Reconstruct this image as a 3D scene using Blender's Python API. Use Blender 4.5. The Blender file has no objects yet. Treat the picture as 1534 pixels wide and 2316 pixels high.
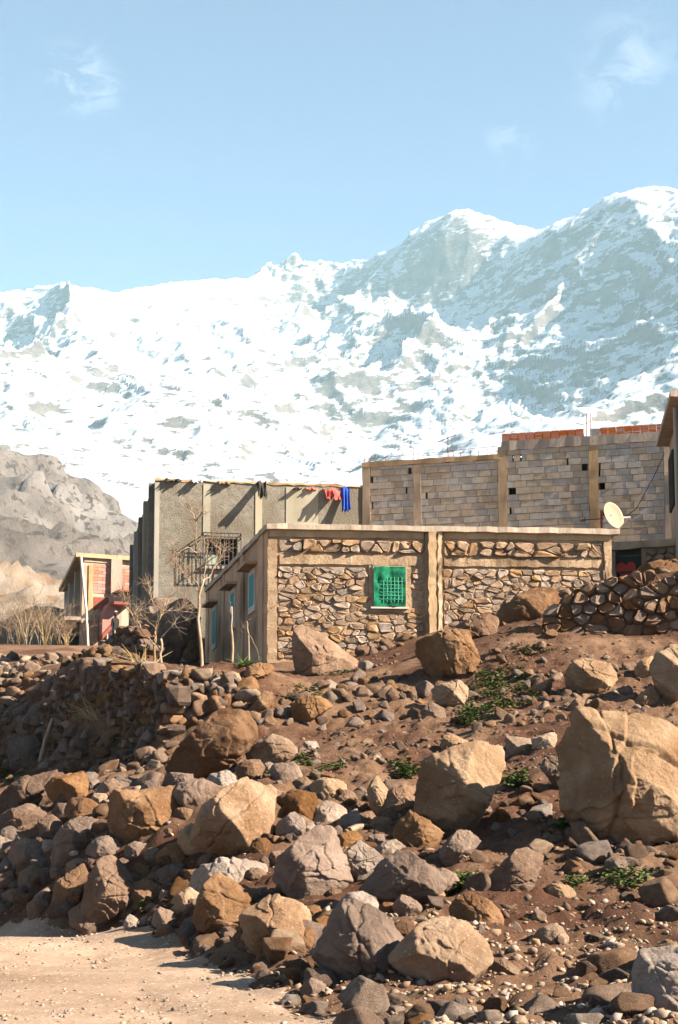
import bpy, math, random
import numpy as np
from mathutils import Matrix, Vector
R = math.radians
SC = bpy.context.scene
COL = SC.collection
random.seed(7)
RNG = np.random.default_rng(11)

# ------------------------------------------------------------------ camera
FPX, PU, PV, PITCH, EYE = 3217.0, 767.0, 1462.0, R(6.0), 1.6
cam_data = bpy.data.cameras.new('camera')
cam = bpy.data.objects.new('camera', cam_data); COL.objects.link(cam)
cam.location = (0, 0, EYE); cam.rotation_euler = (R(90) + PITCH, 0, 0)
cam_data.sensor_fit = 'VERTICAL'; cam_data.sensor_height = 36.0; cam_data.lens = 50.0
cam_data.shift_y = (PV - 1158.0) / 2316.0
cam_data.clip_start = 0.5; cam_data.clip_end = 20000
SC.camera = cam

# ------------------------------------------------------------------ light
SUN_EL, SUN_B = R(32.0), R(17.0)          # elevation; how far the sun stands on the camera's side of due right
sun_vec = Vector((math.cos(SUN_EL) * math.cos(SUN_B), -math.cos(SUN_EL) * math.sin(SUN_B), math.sin(SUN_EL)))
W = bpy.data.worlds.new('World'); SC.world = W; W.use_nodes = True
wt = W.node_tree; wt.nodes.clear()
wo = wt.nodes.new('ShaderNodeOutputWorld'); bg = wt.nodes.new('ShaderNodeBackground')
sky = wt.nodes.new('ShaderNodeTexSky'); sky.sky_type = 'NISHITA'; sky.sun_disc = False
sky.sun_elevation = SUN_EL; sky.sun_rotation = math.atan2(sun_vec.x, sun_vec.y)
sky.altitude = 1700; sky.air_density = 0.7; sky.dust_density = 0.1; sky.ozone_density = 1.0
bg.inputs['Strength'].default_value = 0.05
# a few thin wisps of cloud, each a patch of torn noise in one direction of the sky
tcw = wt.nodes.new('ShaderNodeTexCoord')
mpw = wt.nodes.new('ShaderNodeMapping'); mpw.inputs['Scale'].default_value = (1.0, 1.0, 1.7); mpw.inputs['Rotation'].default_value = (0, R(-22), 0)
n1 = wt.nodes.new('ShaderNodeTexNoise'); n1.inputs['Scale'].default_value = 34.0; n1.inputs['Detail'].default_value = 9
n1.inputs['Roughness'].default_value = 0.62; n1.inputs['Distortion'].default_value = 0.7
wt.links.new(tcw.outputs['Generated'], mpw.inputs['Vector']); wt.links.new(mpw.outputs['Vector'], n1.inputs['Vector'])
acc = None
for cdir, crad, camt in (((-.170, .872, .460), .030, .46), ((-.1536, .877, .455), .020, .40), ((.1845, .865, .4666), .046, .24), ((.174, .873, .456), .034, .22), ((.114, .894, .433), .026, .30), ((.5, .75, .44), .09, .4), ((-.55, .72, .43), .10, .4), ((.1, -.9, .45), .2, .4)):
    dv = Vector(cdir).normalized()
    ds = wt.nodes.new('ShaderNodeVectorMath'); ds.operation = 'DISTANCE'; ds.inputs[1].default_value = dv; wt.links.new(tcw.outputs['Generated'], ds.inputs[0])
    mr_ = wt.nodes.new('ShaderNodeMapRange'); mr_.interpolation_type = 'SMOOTHSTEP'; mr_.inputs['From Min'].default_value = crad; mr_.inputs['From Max'].default_value = 0.0; mr_.inputs['To Max'].default_value = camt
    wt.links.new(ds.outputs['Value'], mr_.inputs['Value'])
    if acc is None: acc = mr_.outputs[0]
    else:
        ad = wt.nodes.new('ShaderNodeMath'); ad.operation = 'MAXIMUM'; wt.links.new(acc, ad.inputs[0]); wt.links.new(mr_.outputs[0], ad.inputs[1]); acc = ad.outputs[0]
r1 = wt.nodes.new('ShaderNodeMapRange'); r1.inputs['From Min'].default_value = 0.47; r1.inputs['From Max'].default_value = 0.80
cm = wt.nodes.new('ShaderNodeMath'); cm.operation = 'MULTIPLY'
wt.links.new(n1.outputs['Fac'], r1.inputs['Value']); wt.links.new(r1.outputs['Result'], cm.inputs[0]); wt.links.new(acc, cm.inputs[1])
mxw = wt.nodes.new('ShaderNodeMix'); mxw.data_type = 'RGBA'; mxw.inputs[7].default_value = (10.0, 10.0, 10.0, 1)
wt.links.new(cm.outputs[0], mxw.inputs[0]); wt.links.new(sky.outputs['Color'], mxw.inputs[6])
wt.links.new(mxw.outputs[2], bg.inputs['Color']); wt.links.new(bg.outputs[0], wo.inputs['Surface'])
sd_ = bpy.data.lights.new('sun', 'SUN'); sd_.energy = 5.0; sd_.angle = R(0.5); sd_.color = (1.0, 0.915, 0.79)
so = bpy.data.objects.new('sun', sd_); COL.objects.link(so); so.location = (30, -10, 40)
so.rotation_euler = (-sun_vec).to_track_quat('-Z', 'Y').to_euler()
SC.view_settings.view_transform = 'Standard'; SC.view_settings.look = 'None'
SC.view_settings.gamma = 1.0; SC.view_settings.use_curve_mapping = False
SC.view_settings.exposure = 2.25
HAZE = 0.000085
SC.render.engine = 'CYCLES'
SC.cycles.use_denoising = True
SC.cycles.max_bounces = 6; SC.cycles.diffuse_bounces = 2; SC.cycles.volume_bounces = 1
SC.cycles.volume_step_rate = 5

# ------------------------------------------------------------------ numbers
def ray(u, v):
    x = (u - PU) / FPX; y = -(v - PV) / FPX
    Y = math.cos(PITCH) - y * math.sin(PITCH); Z = math.sin(PITCH) + y * math.cos(PITCH)
    return np.array((x / Y, 1.0, Z / Y))
def P(u, v, D):
    r = ray(u, v); return np.array((r[0] * D, D, EYE + r[2] * D))

def _hash(ix, iy, iz, seed):
    h = (ix.astype(np.int64) * 374761393 + iy.astype(np.int64) * 668265263 + iz.astype(np.int64) * 1274126177 + seed * 144665) & 0xffffffff
    h = ((h ^ (h >> 13)) * 1274126177) & 0xffffffff
    h = ((h ^ (h >> 16)) * 2246822519) & 0xffffffff
    return (h ^ (h >> 15)) & 0xffff
_G = np.random.default_rng(3).normal(size=(256, 3)); _G /= np.linalg.norm(_G, axis=1)[:, None]
def noise(p, seed=0):
    """gradient noise, about -1..1, p is (n,3)"""
    p = np.asarray(p, float); i = np.floor(p).astype(np.int64); f = p - i
    w = f * f * f * (f * (f * 6 - 15) + 10)
    out = np.zeros(len(p))
    for dx in (0, 1):
        for dy in (0, 1):
            for dz in (0, 1):
                g = _G[_hash(i[:, 0] + dx, i[:, 1] + dy, i[:, 2] + dz, seed) & 255]
                d = (g * (f - (dx, dy, dz))).sum(1)
                wx = w[:, 0] if dx else 1 - w[:, 0]; wy = w[:, 1] if dy else 1 - w[:, 1]; wz = w[:, 2] if dz else 1 - w[:, 2]
                out += d * wx * wy * wz
    return out * 1.6
def fbm(p, octs=4, gain=.5, seed=0):
    a = 1.0; t = 0; s = np.asarray(p, float)
    for o in range(octs):
        t = t + a * noise(s, seed + o); s = s * 2.03 + 7.3; a *= gain
    return t
def ridged(p, octs=5, gain=.5, seed=0):
    a = 1.0; t = 0; s = np.asarray(p, float); w = 1.0
    for o in range(octs):
        n = 1 - np.abs(noise(s, seed + o)); n = n * n * w
        t = t + a * n; w = np.clip(n * 1.6, 0, 1); s = s * 2.07 + 3.1; a *= gain
    return t
class TPS:
    def __init__(self, pts, lam=0.0, scale=1.0):
        p = np.array(pts, float); self.s = scale; xy = p[:, :2] / scale; n = len(p); self.xy = xy
        K = self._k(xy, xy) + lam * np.eye(n); Pm = np.c_[np.ones(n), xy]
        A = np.zeros((n + 3, n + 3)); A[:n, :n] = K; A[:n, n:] = Pm; A[n:, :n] = Pm.T
        s = np.linalg.solve(A, np.r_[p[:, 2], 0, 0, 0]); self.w, self.a = s[:n], s[n:]
    @staticmethod
    def _k(a, b):
        d2 = ((a[:, None, :] - b[None]) ** 2).sum(2); return 0.5 * d2 * np.log(d2 + 1e-9)
    def __call__(self, x, y):
        x = np.asarray(x, float); sh = x.shape; q = np.c_[x.ravel(), np.asarray(y, float).ravel()] / self.s
        out = np.empty(len(q))
        for i in range(0, len(q), 40000):
            c = q[i:i + 40000]; out[i:i + 40000] = self._k(c, self.xy) @ self.w + self.a[0] + c @ self.a[1:]
        return out.reshape(sh)
def sstep(a, b, x):
    t = np.clip((x - a) / (b - a), 0, 1); return t * t * (3 - 2 * t)

# ------------------------------------------------------------------ objects
def mesh_from(name, V, F, mat, smooth=False):
    me = bpy.data.meshes.new(name)
    V = np.asarray(V, np.float32)
    if isinstance(F, np.ndarray):
        k = F.shape[1]; me.vertices.add(len(V)); me.vertices.foreach_set('co', V.ravel())
        me.loops.add(F.size); me.loops.foreach_set('vertex_index', F.astype(np.int32).ravel())
        me.polygons.add(len(F)); me.polygons.foreach_set('loop_start', np.arange(0, F.size, k, dtype=np.int32))
        me.polygons.foreach_set('loop_total', np.full(len(F), k, np.int32))
        me.update(calc_edges=True)
    else:
        me.from_pydata([tuple(map(float, v)) for v in V], [], F)
    if smooth: me.polygons.foreach_set('use_smooth', np.ones(len(me.polygons), bool))
    if mat: me.materials.append(mat)
    me.update(); return me
def link(name, me, parent=None, loc=None, rot=None, scale=None):
    o = bpy.data.objects.new(name, me); COL.objects.link(o)
    if parent: o.parent = parent
    if loc is not None: o.location = loc
    if rot is not None: o.rotation_euler = rot
    if scale is not None: o.scale = scale
    return o
def tag(o, label=None, cat=None, group=None, kind=None):
    if label: o['label'] = label
    if cat: o['category'] = cat
    if group: o['group'] = group
    if kind: o['kind'] = kind
    return o
def thing(name, label, cat, loc=(0, 0, 0), rz=0.0, group=None):
    o = bpy.data.objects.new(name, None); COL.objects.link(o); o.location = loc; o.rotation_euler = (0, 0, rz)
    o.empty_display_size = .2
    return tag(o, label, cat, group)
class MB:
    def __init__(s): s.v = []; s.f = []
    def add(s, V, F):
        b = len(s.v); s.v += [tuple(map(float, q)) for q in V]; s.f += [tuple(i + b for i in f) for f in F]; return s
    def box(s, x0, x1, y0, y1, z0, z1, j=0.0):
        V = [(x, y, z) for z in (z0, z1) for y in (y0, y1) for x in (x0, x1)]
        if j: V = [tuple(c + random.uniform(-j, j) for c in q) for q in V]
        return s.add(V, [(0, 2, 3, 1), (4, 5, 7, 6), (0, 1, 5, 4), (2, 6, 7, 3), (0, 4, 6, 2), (1, 3, 7, 5)])
    def tube(s, pts, rad, n=6, cap=True):
        pts = [np.array(p, float) for p in pts]; m = len(pts); rad = rad if hasattr(rad, '__len__') else [rad] * m
        rings = []
        for i, p in enumerate(pts):
            t = pts[min(i + 1, m - 1)] - pts[max(i - 1, 0)]; t /= (np.linalg.norm(t) + 1e-9)
            a = np.array((0, 0, 1.0)) if abs(t[2]) < .9 else np.array((1.0, 0, 0))
            x = np.cross(a, t); x /= np.linalg.norm(x); y = np.cross(t, x)
            rings.append([p + rad[i] * (math.cos(2 * math.pi * k / n) * x + math.sin(2 * math.pi * k / n) * y) for k in range(n)])
        V = [q for r in rings for q in r]
        F = [(i * n + k, i * n + (k + 1) % n, (i + 1) * n + (k + 1) % n, (i + 1) * n + k) for i in range(m - 1) for k in range(n)]
        if cap: F += [tuple(range(n - 1, -1, -1)), tuple((m - 1) * n + k for k in range(n))]
        return s.add(V, F)
    def build(s, name, mat, parent=None, smooth=False, bevel=0.0):
        o = link(name, mesh_from(name, s.v, s.f, mat, smooth), parent)
        if bevel:
            b = o.modifiers.new('bevel', 'BEVEL'); b.width = bevel; b.segments = 1; b.limit_method = 'ANGLE'
        return o

# ------------------------------------------------------------------ materials
MATS = {}
ALB = (.79, .715, .65)          # all earth, stone and masonry colours are scaled by this
def mat(name, cols, scale=4.0, rough=.92, bump=.25, bscale=None, bdist=.02, var=.25, speck=None, coord='Object', detail=8, stretch=None, big=None, spec=.15):
    """cols: list of colours mixed by noise; var: brightness change from piece to piece; speck: (colour, scale, amount); big: (colour, scale, lo, hi)"""
    K_ = tuple(ALB); cols = [tuple(a * k for a, k in zip(c, K_)) for c in cols]
    if speck: speck = (tuple(a * k for a, k in zip(speck[0], K_)), *speck[1:])
    if big: big = (tuple(a * k for a, k in zip(big[0], K_)), *big[1:])
    m = bpy.data.materials.new(name); m.use_nodes = True; t = m.node_tree; N = t.nodes; L = t.links
    b = N['Principled BSDF']; b.inputs['Roughness'].default_value = rough
    b.inputs['Specular IOR Level'].default_value = spec
    tc = N.new('ShaderNodeTexCoord'); oi = N.new('ShaderNodeObjectInfo'); geo = N.new('ShaderNodeNewGeometry')
    ra = N.new('ShaderNodeMath'); ra.operation = 'ADD'; L.new(oi.outputs['Random'], ra.inputs[0]); L.new(geo.outputs['Random Per Island'], ra.inputs[1])
    fr = N.new('ShaderNodeMath'); fr.operation = 'FRACT'; L.new(ra.outputs[0], fr.inputs[0])
    va = N.new('ShaderNodeVectorMath'); va.operation = 'ADD'
    vm = N.new('ShaderNodeVectorMath'); vm.operation = 'SCALE'; vm.inputs[0].default_value = (13.0, 29.0, 7.0); L.new(fr.outputs[0], vm.inputs['Scale'])
    src = tc.outputs[coord]
    if stretch:
        mp = N.new('ShaderNodeMapping'); mp.inputs['Scale'].default_value = stretch; L.new(src, mp.inputs['Vector']); src = mp.outputs[0]
    L.new(src, va.inputs[0])
    if var > 0: L.new(vm.outputs[0], va.inputs[1])
    vec = va.outputs[0]
    n = N.new('ShaderNodeTexNoise'); n.inputs['Scale'].default_value = scale; n.inputs['Detail'].default_value = detail; n.inputs['Roughness'].default_value = .65
    L.new(vec, n.inputs['Vector'])
    cr = N.new('ShaderNodeValToRGB'); e = cr.color_ramp.elements
    k = len(cols)
    e[0].position = .30; e[0].color = (*cols[0], 1); e[1].position = .72; e[1].color = (*cols[-1], 1)
    for i in range(1, k - 1):
        q = e.new(.30 + .42 * i / (k - 1)); q.color = (*cols[i], 1)
    L.new(n.outputs['Fac'], cr.inputs[0]); c = cr.outputs[0]
    if big:
        nb = N.new('ShaderNodeTexNoise'); nb.inputs['Scale'].default_value = big[1]; nb.inputs['Detail'].default_value = 5; L.new(vec, nb.inputs['Vector'])
        mr = N.new('ShaderNodeMapRange'); mr.inputs['From Min'].default_value = big[2]; mr.inputs['From Max'].default_value = big[3]; L.new(nb.outputs['Fac'], mr.inputs['Value'])
        mx = N.new('ShaderNodeMix'); mx.data_type = 'RGBA'; L.new(mr.outputs[0], mx.inputs[0]); L.new(c, mx.inputs[6]); mx.inputs[7].default_value = (*big[0], 1); c = mx.outputs[2]
    if speck:
        ns = N.new('ShaderNodeTexNoise'); ns.inputs['Scale'].default_value = speck[1]; ns.inputs['Detail'].default_value = 3; L.new(vec, ns.inputs['Vector'])
        mr = N.new('ShaderNodeMapRange'); mr.inputs['From Min'].default_value = 1 - speck[2]; mr.inputs['From Max'].default_value = 1.06 - speck[2]; L.new(ns.outputs['Fac'], mr.inputs['Value'])
        mx = N.new('ShaderNodeMix'); mx.data_type = 'RGBA'; L.new(mr.outputs[0], mx.inputs[0]); L.new(c, mx.inputs[6]); mx.inputs[7].default_value = (*speck[0], 1); c = mx.outputs[2]
    if var > 0:
        mr = N.new('ShaderNodeMapRange'); mr.inputs['To Min'].default_value = 1 - var; mr.inputs['To Max'].default_value = 1 + var; L.new(fr.outputs[0], mr.inputs['Value'])
        hs = N.new('ShaderNodeHueSaturation'); L.new(mr.outputs[0], hs.inputs['Value']); L.new(c, hs.inputs['Color'])
        mr2 = N.new('ShaderNodeMapRange'); mr2.inputs['To Min'].default_value = 1.25; mr2.inputs['To Max'].default_value = .7
        f2 = N.new('ShaderNodeMath'); f2.operation = 'MULTIPLY_ADD'; f2.inputs[1].default_value = 7.31; f2.inputs[2].default_value = .2; L.new(fr.outputs[0], f2.inputs[0])
        f3 = N.new('ShaderNodeMath'); f3.operation = 'FRACT'; L.new(f2.outputs[0], f3.inputs[0]); L.new(f3.outputs[0], mr2.inputs['Value']); L.new(mr2.outputs[0], hs.inputs['Saturation'])
        c = hs.outputs[0]
    L.new(c, b.inputs['Base Color'])
    if bump:
        nb = N.new('ShaderNodeTexNoise'); nb.inputs['Scale'].default_value = bscale or scale * 3; nb.inputs['Detail'].default_value = 10; nb.inputs['Roughness'].default_value = .74
        L.new(vec, nb.inputs['Vector']); bp = N.new('ShaderNodeBump'); bp.inputs['Strength'].default_value = bump; bp.inputs['Distance'].default_value = bdist
        L.new(nb.outputs['Fac'], bp.inputs['Height']); L.new(bp.outputs[0], b.inputs['Normal'])
    MATS[name] = m; return m
def plain(name, col, rough=.6, metal=0.0):
    m = bpy.data.materials.new(name); m.use_nodes = True; b = m.node_tree.nodes['Principled BSDF']
    b.inputs['Base Color'].default_value = (*col, 1); b.inputs['Roughness'].default_value = rough; b.inputs['Metallic'].default_value = metal; b.inputs['Specular IOR Level'].default_value = .2
    MATS[name] = m; return m
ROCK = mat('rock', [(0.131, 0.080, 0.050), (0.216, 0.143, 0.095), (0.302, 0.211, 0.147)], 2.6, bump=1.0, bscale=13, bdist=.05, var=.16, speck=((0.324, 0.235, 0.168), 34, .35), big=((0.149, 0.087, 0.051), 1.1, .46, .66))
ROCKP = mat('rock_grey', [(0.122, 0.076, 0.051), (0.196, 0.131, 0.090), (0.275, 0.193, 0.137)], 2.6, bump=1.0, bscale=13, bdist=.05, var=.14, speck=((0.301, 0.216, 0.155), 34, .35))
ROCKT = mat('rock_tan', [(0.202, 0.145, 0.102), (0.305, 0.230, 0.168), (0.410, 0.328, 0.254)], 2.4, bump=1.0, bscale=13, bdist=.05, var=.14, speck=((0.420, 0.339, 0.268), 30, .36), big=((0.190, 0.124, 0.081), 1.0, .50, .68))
ROCKD = mat('rock_dark', [(0.091, 0.053, 0.032), (0.150, 0.094, 0.059), (0.212, 0.142, 0.095)], 2.6, bump=1.0, bscale=13, bdist=.05, var=.18, speck=((0.235, 0.164, 0.112), 34, .35), big=((0.116, 0.065, 0.036), 1.2, .45, .62))  # for dark boulders, and to paint shade into gaps and the left bank
STONE = mat('rubble_stone', [(0.083, 0.051, 0.033), (0.143, 0.095, 0.063), (0.209, 0.148, 0.103)], 6, bump=.6, bscale=20, bdist=.02, var=.32)  # colour lowered so the shade of the left bank is partly painted in
GRAVEL = mat('gravel_stone', [(.175, .127, .092), (.272, .209, .157), (.365, .294, .228)], 8, bump=.4, bscale=30, bdist=.01, var=.32)
SOIL = mat('soil', [(0.092, 0.049, 0.028), (0.176, 0.105, 0.063), (0.264, 0.171, 0.109)], 1.3, bump=1.0, bscale=9, bdist=.07, var=0, speck=((0.220, 0.143, 0.091), 16, .38), big=((0.092, 0.043, 0.024), .40, .44, .58))
ROADM = mat('road_dust', [(.27, .195, .140), (.345, .258, .190), (.41, .318, .242)], 1.5, bump=.7, bscale=12, bdist=.035, var=0, speck=((.46, .39, .32), 22, .39), big=((.25, .175, .122), .45, .46, .62))
# ================================================================== ground
GP = [P(*q) for q in [
    (-300,2316,10),(0,2316,10),(300,2316,10),(0,2200,12.9),(300,2200,12.9),(0,2120,16.1),(250,2110,16.6),(-300,2150,14.7),(500,2215,12.4),
    (0,2087,19.6),(200,2087,17.9),(300,2095,17.4),(430,2140,15.0),(560,2190,13.2),(680,2260,11.2),(770,2316,10),
    (1000,2316,9.9),(1300,2316,9.6),(1534,2316,9.4),(1200,2230,11.3),(1450,2230,11),(1250,2130,13),(1534,2100,13),(1150,2040,14.3),(1400,2030,14.4),(1534,1980,15),
    (900,2110,13.2),(700,2090,14),(900,1990,15.5),(600,2000,15.8),(430,2040,16.0),
    (1150,1900,17),(1400,1900,16.8),(950,1890,17.5),(750,1890,18),(500,1900,17.9),
    (0,1960,20.8),(200,1950,18.7),(0,1850,23.2),(200,1840,20.4),(360,1880,18.5),
    (1050,1760,20.5),(850,1740,21),(700,1740,21.3),(600,1760,20.5),(420,1780,21.0),(200,1770,23.8),(0,1770,27),
    (1250,1720,20),(1450,1660,21.5),(1534,1620,22.5),(900,1650,24),(700,1640,25),(1150,1640,23),(500,1640,24.8),
    (400,1715,24.9),(200,1735,29.3),(0,1745,32.4),(400,1600,25.6),(200,1610,30.0),(0,1640,33.2),(300,1735,27.0),(400,1745,23.4),(110,1640,31.9),
    (1300,1580,24.5),(1450,1560,25),(1000,1560,27.5),(800,1560,28),(600,1540,29.5),(420,1535,26.6),(300,1520,28.0),(250,1512,29.2),(420,1518,28.6),(350,1516,29.4),(500,1520,29.5),(300,1508,31),(420,1512,31.2),(360,1508,32.3),(250,1496,32),(500,1508,32),(150,1510,32.4),(0,1545,34.8),
    (1150,1480,28.5),(1400,1470,28.5),(1534,1460,28.5),(900,1480,31),(700,1500,32.5),
    (605,1500,33),(470,1505,43),(1000,1425,33.2),(1110,1420,31),(1400,1330,33),(1470,1300,33),(1534,1276,33),(1250,1400,30.6),(1534,1380,30.4),
    (330,1490,40),(295,1500,34.5),(345,1505,34.5),(400,1510,33.5),(500,1505,34),(560,1502,35),(430,1508,39),(500,1505,39),(370,1505,37.5),(215,1498,36),(160,1505,42),(0,1515,44),(0,1490,56),(140,1500,60),(0,1456,69),(140,1460,70),(180,1495,75),(300,1490,77),(1440,1325,38)]]
GP += [np.array(q, float) for q in [(0,60,9.2),(15,60,11),(20,40,9),(-28,60,7.5),(-25,34,3.2),(-20,15,-.4),(-15,5,-.1),(15,5,.2),(15,15,1.2),(12,25,4.2),(14,33,7.4),(0,0,0),(-15,-6,-.2),(15,-6,.2),
    (0,120,14),(-30,120,12),(30,120,18),(-45,80,9.5),(60,60,16),(-9,19.5,-.3),(-9,26,1.3),(-12,32,2.8),(-70,30,3),(60,10,3),(-60,0,-1)]]
ground_h = TPS(GP, lam=.0015, scale=10.0)
# the dirt road in the plan
ROAD_POLY = np.array([(1.8,2),(.9,7),(0,10),(-.45,11.4),(-1.0,13.1),(-1.7,15.0),(-2.5,17.0),(-3.2,17.8),(-4.8,19.4),(-9,20.5),(-14,19),(-22,12),(-22,2)])
def poly_sd(x, y, poly):
    x = np.asarray(x, float); y = np.asarray(y, float); ins = np.zeros(x.shape, bool); d = np.full(x.shape, 1e9); n = len(poly)
    for i in range(n):
        x0, y0 = poly[i]; x1, y1 = poly[(i + 1) % n]
        c = ((y0 > y) != (y1 > y)) & (x < (x1 - x0) * (y - y0) / (y1 - y0 + 1e-12) + x0); ins ^= c
        t = np.clip(((x - x0) * (x1 - x0) + (y - y0) * (y1 - y0)) / ((x1 - x0) ** 2 + (y1 - y0) ** 2), 0, 1)
        d = np.minimum(d, np.hypot(x - x0 - t * (x1 - x0), y - y0 - t * (y1 - y0)))
    return np.where(ins, d, -d)
def ground_z(x, y, fine=True):
    z = ground_h(x, y)
    if not fine: return z
    x = np.asarray(x, float); y = np.asarray(y, float); sh = x.shape
    rd = sstep(.25, -.35, poly_sd(x, y, ROAD_POLY)).ravel()
    p = np.c_[x.ravel(), y.ravel(), np.zeros(x.size)]
    near = sstep(70, 40, p[:, 1]) * (1 - .65 * sstep(27.5, 31, p[:, 1]))
    d = (.10 * (1 - .6 * sstep(27.5, 31, p[:, 1])) * fbm(p * .9, 3, .5, 5) + .07 * ridged(p * 2.3 + 4, 3, .5, 9) * near + .028 * fbm(p * 7, 3, .55, 21) * near) * (.12 + .88 * rd)
    return z + (d - .03).reshape(sh)
gx = np.unique(np.r_[np.linspace(-60, -14, 24), np.linspace(-14, -9.5, 24), np.arange(-9.5, 9.5, .065), np.linspace(9.5, 14, 24), np.linspace(14, 60, 24)])
gy = np.unique(np.r_[np.linspace(-8, 7, 30), np.arange(7, 34.5, .065), np.linspace(34.5, 48, 90), np.linspace(48, 150, 90)])
def grid_mesh(name, xs, ys, zf, m, smooth=True):
    X, Y = np.meshgrid(xs, ys); Z = zf(X, Y); V = np.c_[X.ravel(), Y.ravel(), Z.ravel()]
    nx, ny = len(xs), len(ys); i = np.arange(nx * ny).reshape(ny, nx)
    F = np.c_[i[:-1, :-1].ravel(), i[:-1, 1:].ravel(), i[1:, 1:].ravel(), i[1:, :-1].ravel()]
    return mesh_from(name, V, F, m, smooth)
link('ground', grid_mesh('ground', gx, gy, ground_z, SOIL))['kind'] = 'structure'
def march(u, v, d0=7.0, d1=60.0, n=1100):
    """where the line of sight through a pixel meets the ground"""
    r = ray(u, v); D = np.linspace(d0, d1, n); g = ground_h(r[0] * D, D) - (EYE + r[2] * D)
    k = np.argmax(g > 0)
    return D[k] if g.max() > 0 else d1
# road: a sheet of dust on the ground, thinning out at its edge
def road_z(X, Y):
    s = poly_sd(X, Y, ROAD_POLY); p = np.c_[X.ravel(), Y.ravel(), 0 * X.ravel()]
    e = (.35 * fbm(p * 1.3, 3, .5, 41)).reshape(X.shape)
    rut = sum(np.exp(-((s - c_ - .12 * np.sin(Y * .7)) / .13) ** 2) for c_ in (.9, 2.3, 3.1)) * (.5 + (fbm(p * .8, 2, .5, 47)).reshape(X.shape))
    return ground_z(X, Y) + np.clip((s + .6 * e) * .12, -.12, .026) - .022 * np.clip(rut, 0, 1) + (.006 * fbm(p * 5, 3, .6, 49)).reshape(X.shape)
link('road', grid_mesh('road', np.arange(-9, 2.2, .07), np.arange(7, 21.5, .07), road_z, ROADM))['kind'] = 'structure'

# ================================================================== mountains
def mountain_mat():
    m = bpy.data.materials.new('snow_and_rock'); m.use_nodes = True; t = m.node_tree; N = t.nodes; L = t.links; b = N['Principled BSDF']
    b.inputs['Roughness'].default_value = .8; b.inputs['Specular IOR Level'].default_value = .1
    geo = N.new('ShaderNodeNewGeometry'); sep = N.new('ShaderNodeSeparateXYZ'); L.new(geo.outputs['Normal'], sep.inputs[0])
    def nz(scale, det, dist=0.0, st=(1, 1, 1)):
        mp = N.new('ShaderNodeMapping'); mp.inputs['Scale'].default_value = st; L.new(geo.outputs['Position'], mp.inputs[0])
        n = N.new('ShaderNodeTexNoise'); n.inputs['Scale'].default_value = scale; n.inputs['Detail'].default_value = det; n.inputs['Roughness'].default_value = .74; n.inputs['Distortion'].default_value = dist
        L.new(mp.outputs[0], n.inputs['Vector']); return n.outputs['Fac']
    def math_(op, a, bb):
        q = N.new('ShaderNodeMath'); q.operation = op
        for i, s in enumerate((a, bb)):
            if isinstance(s, (int, float)): q.inputs[i].default_value = s
            else: L.new(s, q.inputs[i])
        return q.outputs[0]
    big = nz(.006, 6); fine = nz(.042, 14, .35, (1, 1, 2.4))
    s = math_('ADD', sep.outputs['Z'], math_('MULTIPLY', math_('SUBTRACT', fine, .5), 1.25))
    s = math_('ADD', s, math_('MULTIPLY', math_('SUBTRACT', big, .5), .34))
    sp = N.new('ShaderNodeSeparateXYZ'); L.new(geo.outputs['Position'], sp.inputs[0])
    al = N.new('ShaderNodeMapRange'); al.inputs['From Min'].default_value = 350; al.inputs['From Max'].default_value = 950; al.inputs['To Min'].default_value = -.13; al.inputs['To Max'].default_value = .02; L.new(sp.outputs['Z'], al.inputs['Value'])
    s = math_('ADD', s, al.outputs[0])
    mr = N.new('ShaderNodeMapRange'); mr.inputs['From Min'].default_value = .565; mr.inputs['From Max'].default_value = .63; L.new(s, mr.inputs['Value'])
    cr = N.new('ShaderNodeValToRGB'); cr.color_ramp.elements[0].color = (.06, .052, .045, 1); cr.color_ramp.elements[1].color = (.17, .145, .12, 1)
    cr.color_ramp.elements[0].position = .35; cr.color_ramp.elements[1].position = .7; L.new(nz(.03, 7), cr.inputs[0])
    mx = N.new('ShaderNodeMix'); mx.data_type = 'RGBA'; L.new(mr.outputs[0], mx.inputs[0]); L.new(cr.outputs[0], mx.inputs[6]); mx.inputs[7].default_value = (.41, .42, .44, 1)
    L.new(mx.outputs[2], b.inputs['Base Color'])
    bp = N.new('ShaderNodeBump'); bp.inputs['Strength'].default_value = .75; bp.inputs['Distance'].default_value = 7.0
    L.new(nz(.04, 9), bp.inputs['Height']); L.new(bp.outputs[0], b.inputs['Normal'])
    return m
SKYLINE = [(-250,690,3300),(-100,690,3250),(0,680,3250),(60,666,3250),(150,660,3250),(270,656,3250),(330,634,3250),(410,624,3250),(480,628,3280),(540,632,3300),(600,622,3450),(650,606,3500),(700,618,3500),(760,613,3500),(830,610,3450),(885,603,3400),(925,566,3150),(1000,527,3100),(1060,514,3080),(1130,520,3080),(1200,522,3050),(1250,526,3020),(1300,506,2950),(1340,482,2900),(1380,452,2850),(1420,432,2800),(1480,421,2750),(1534,426,2700),(1700,420,2600),(1850,410,2600)]
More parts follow.
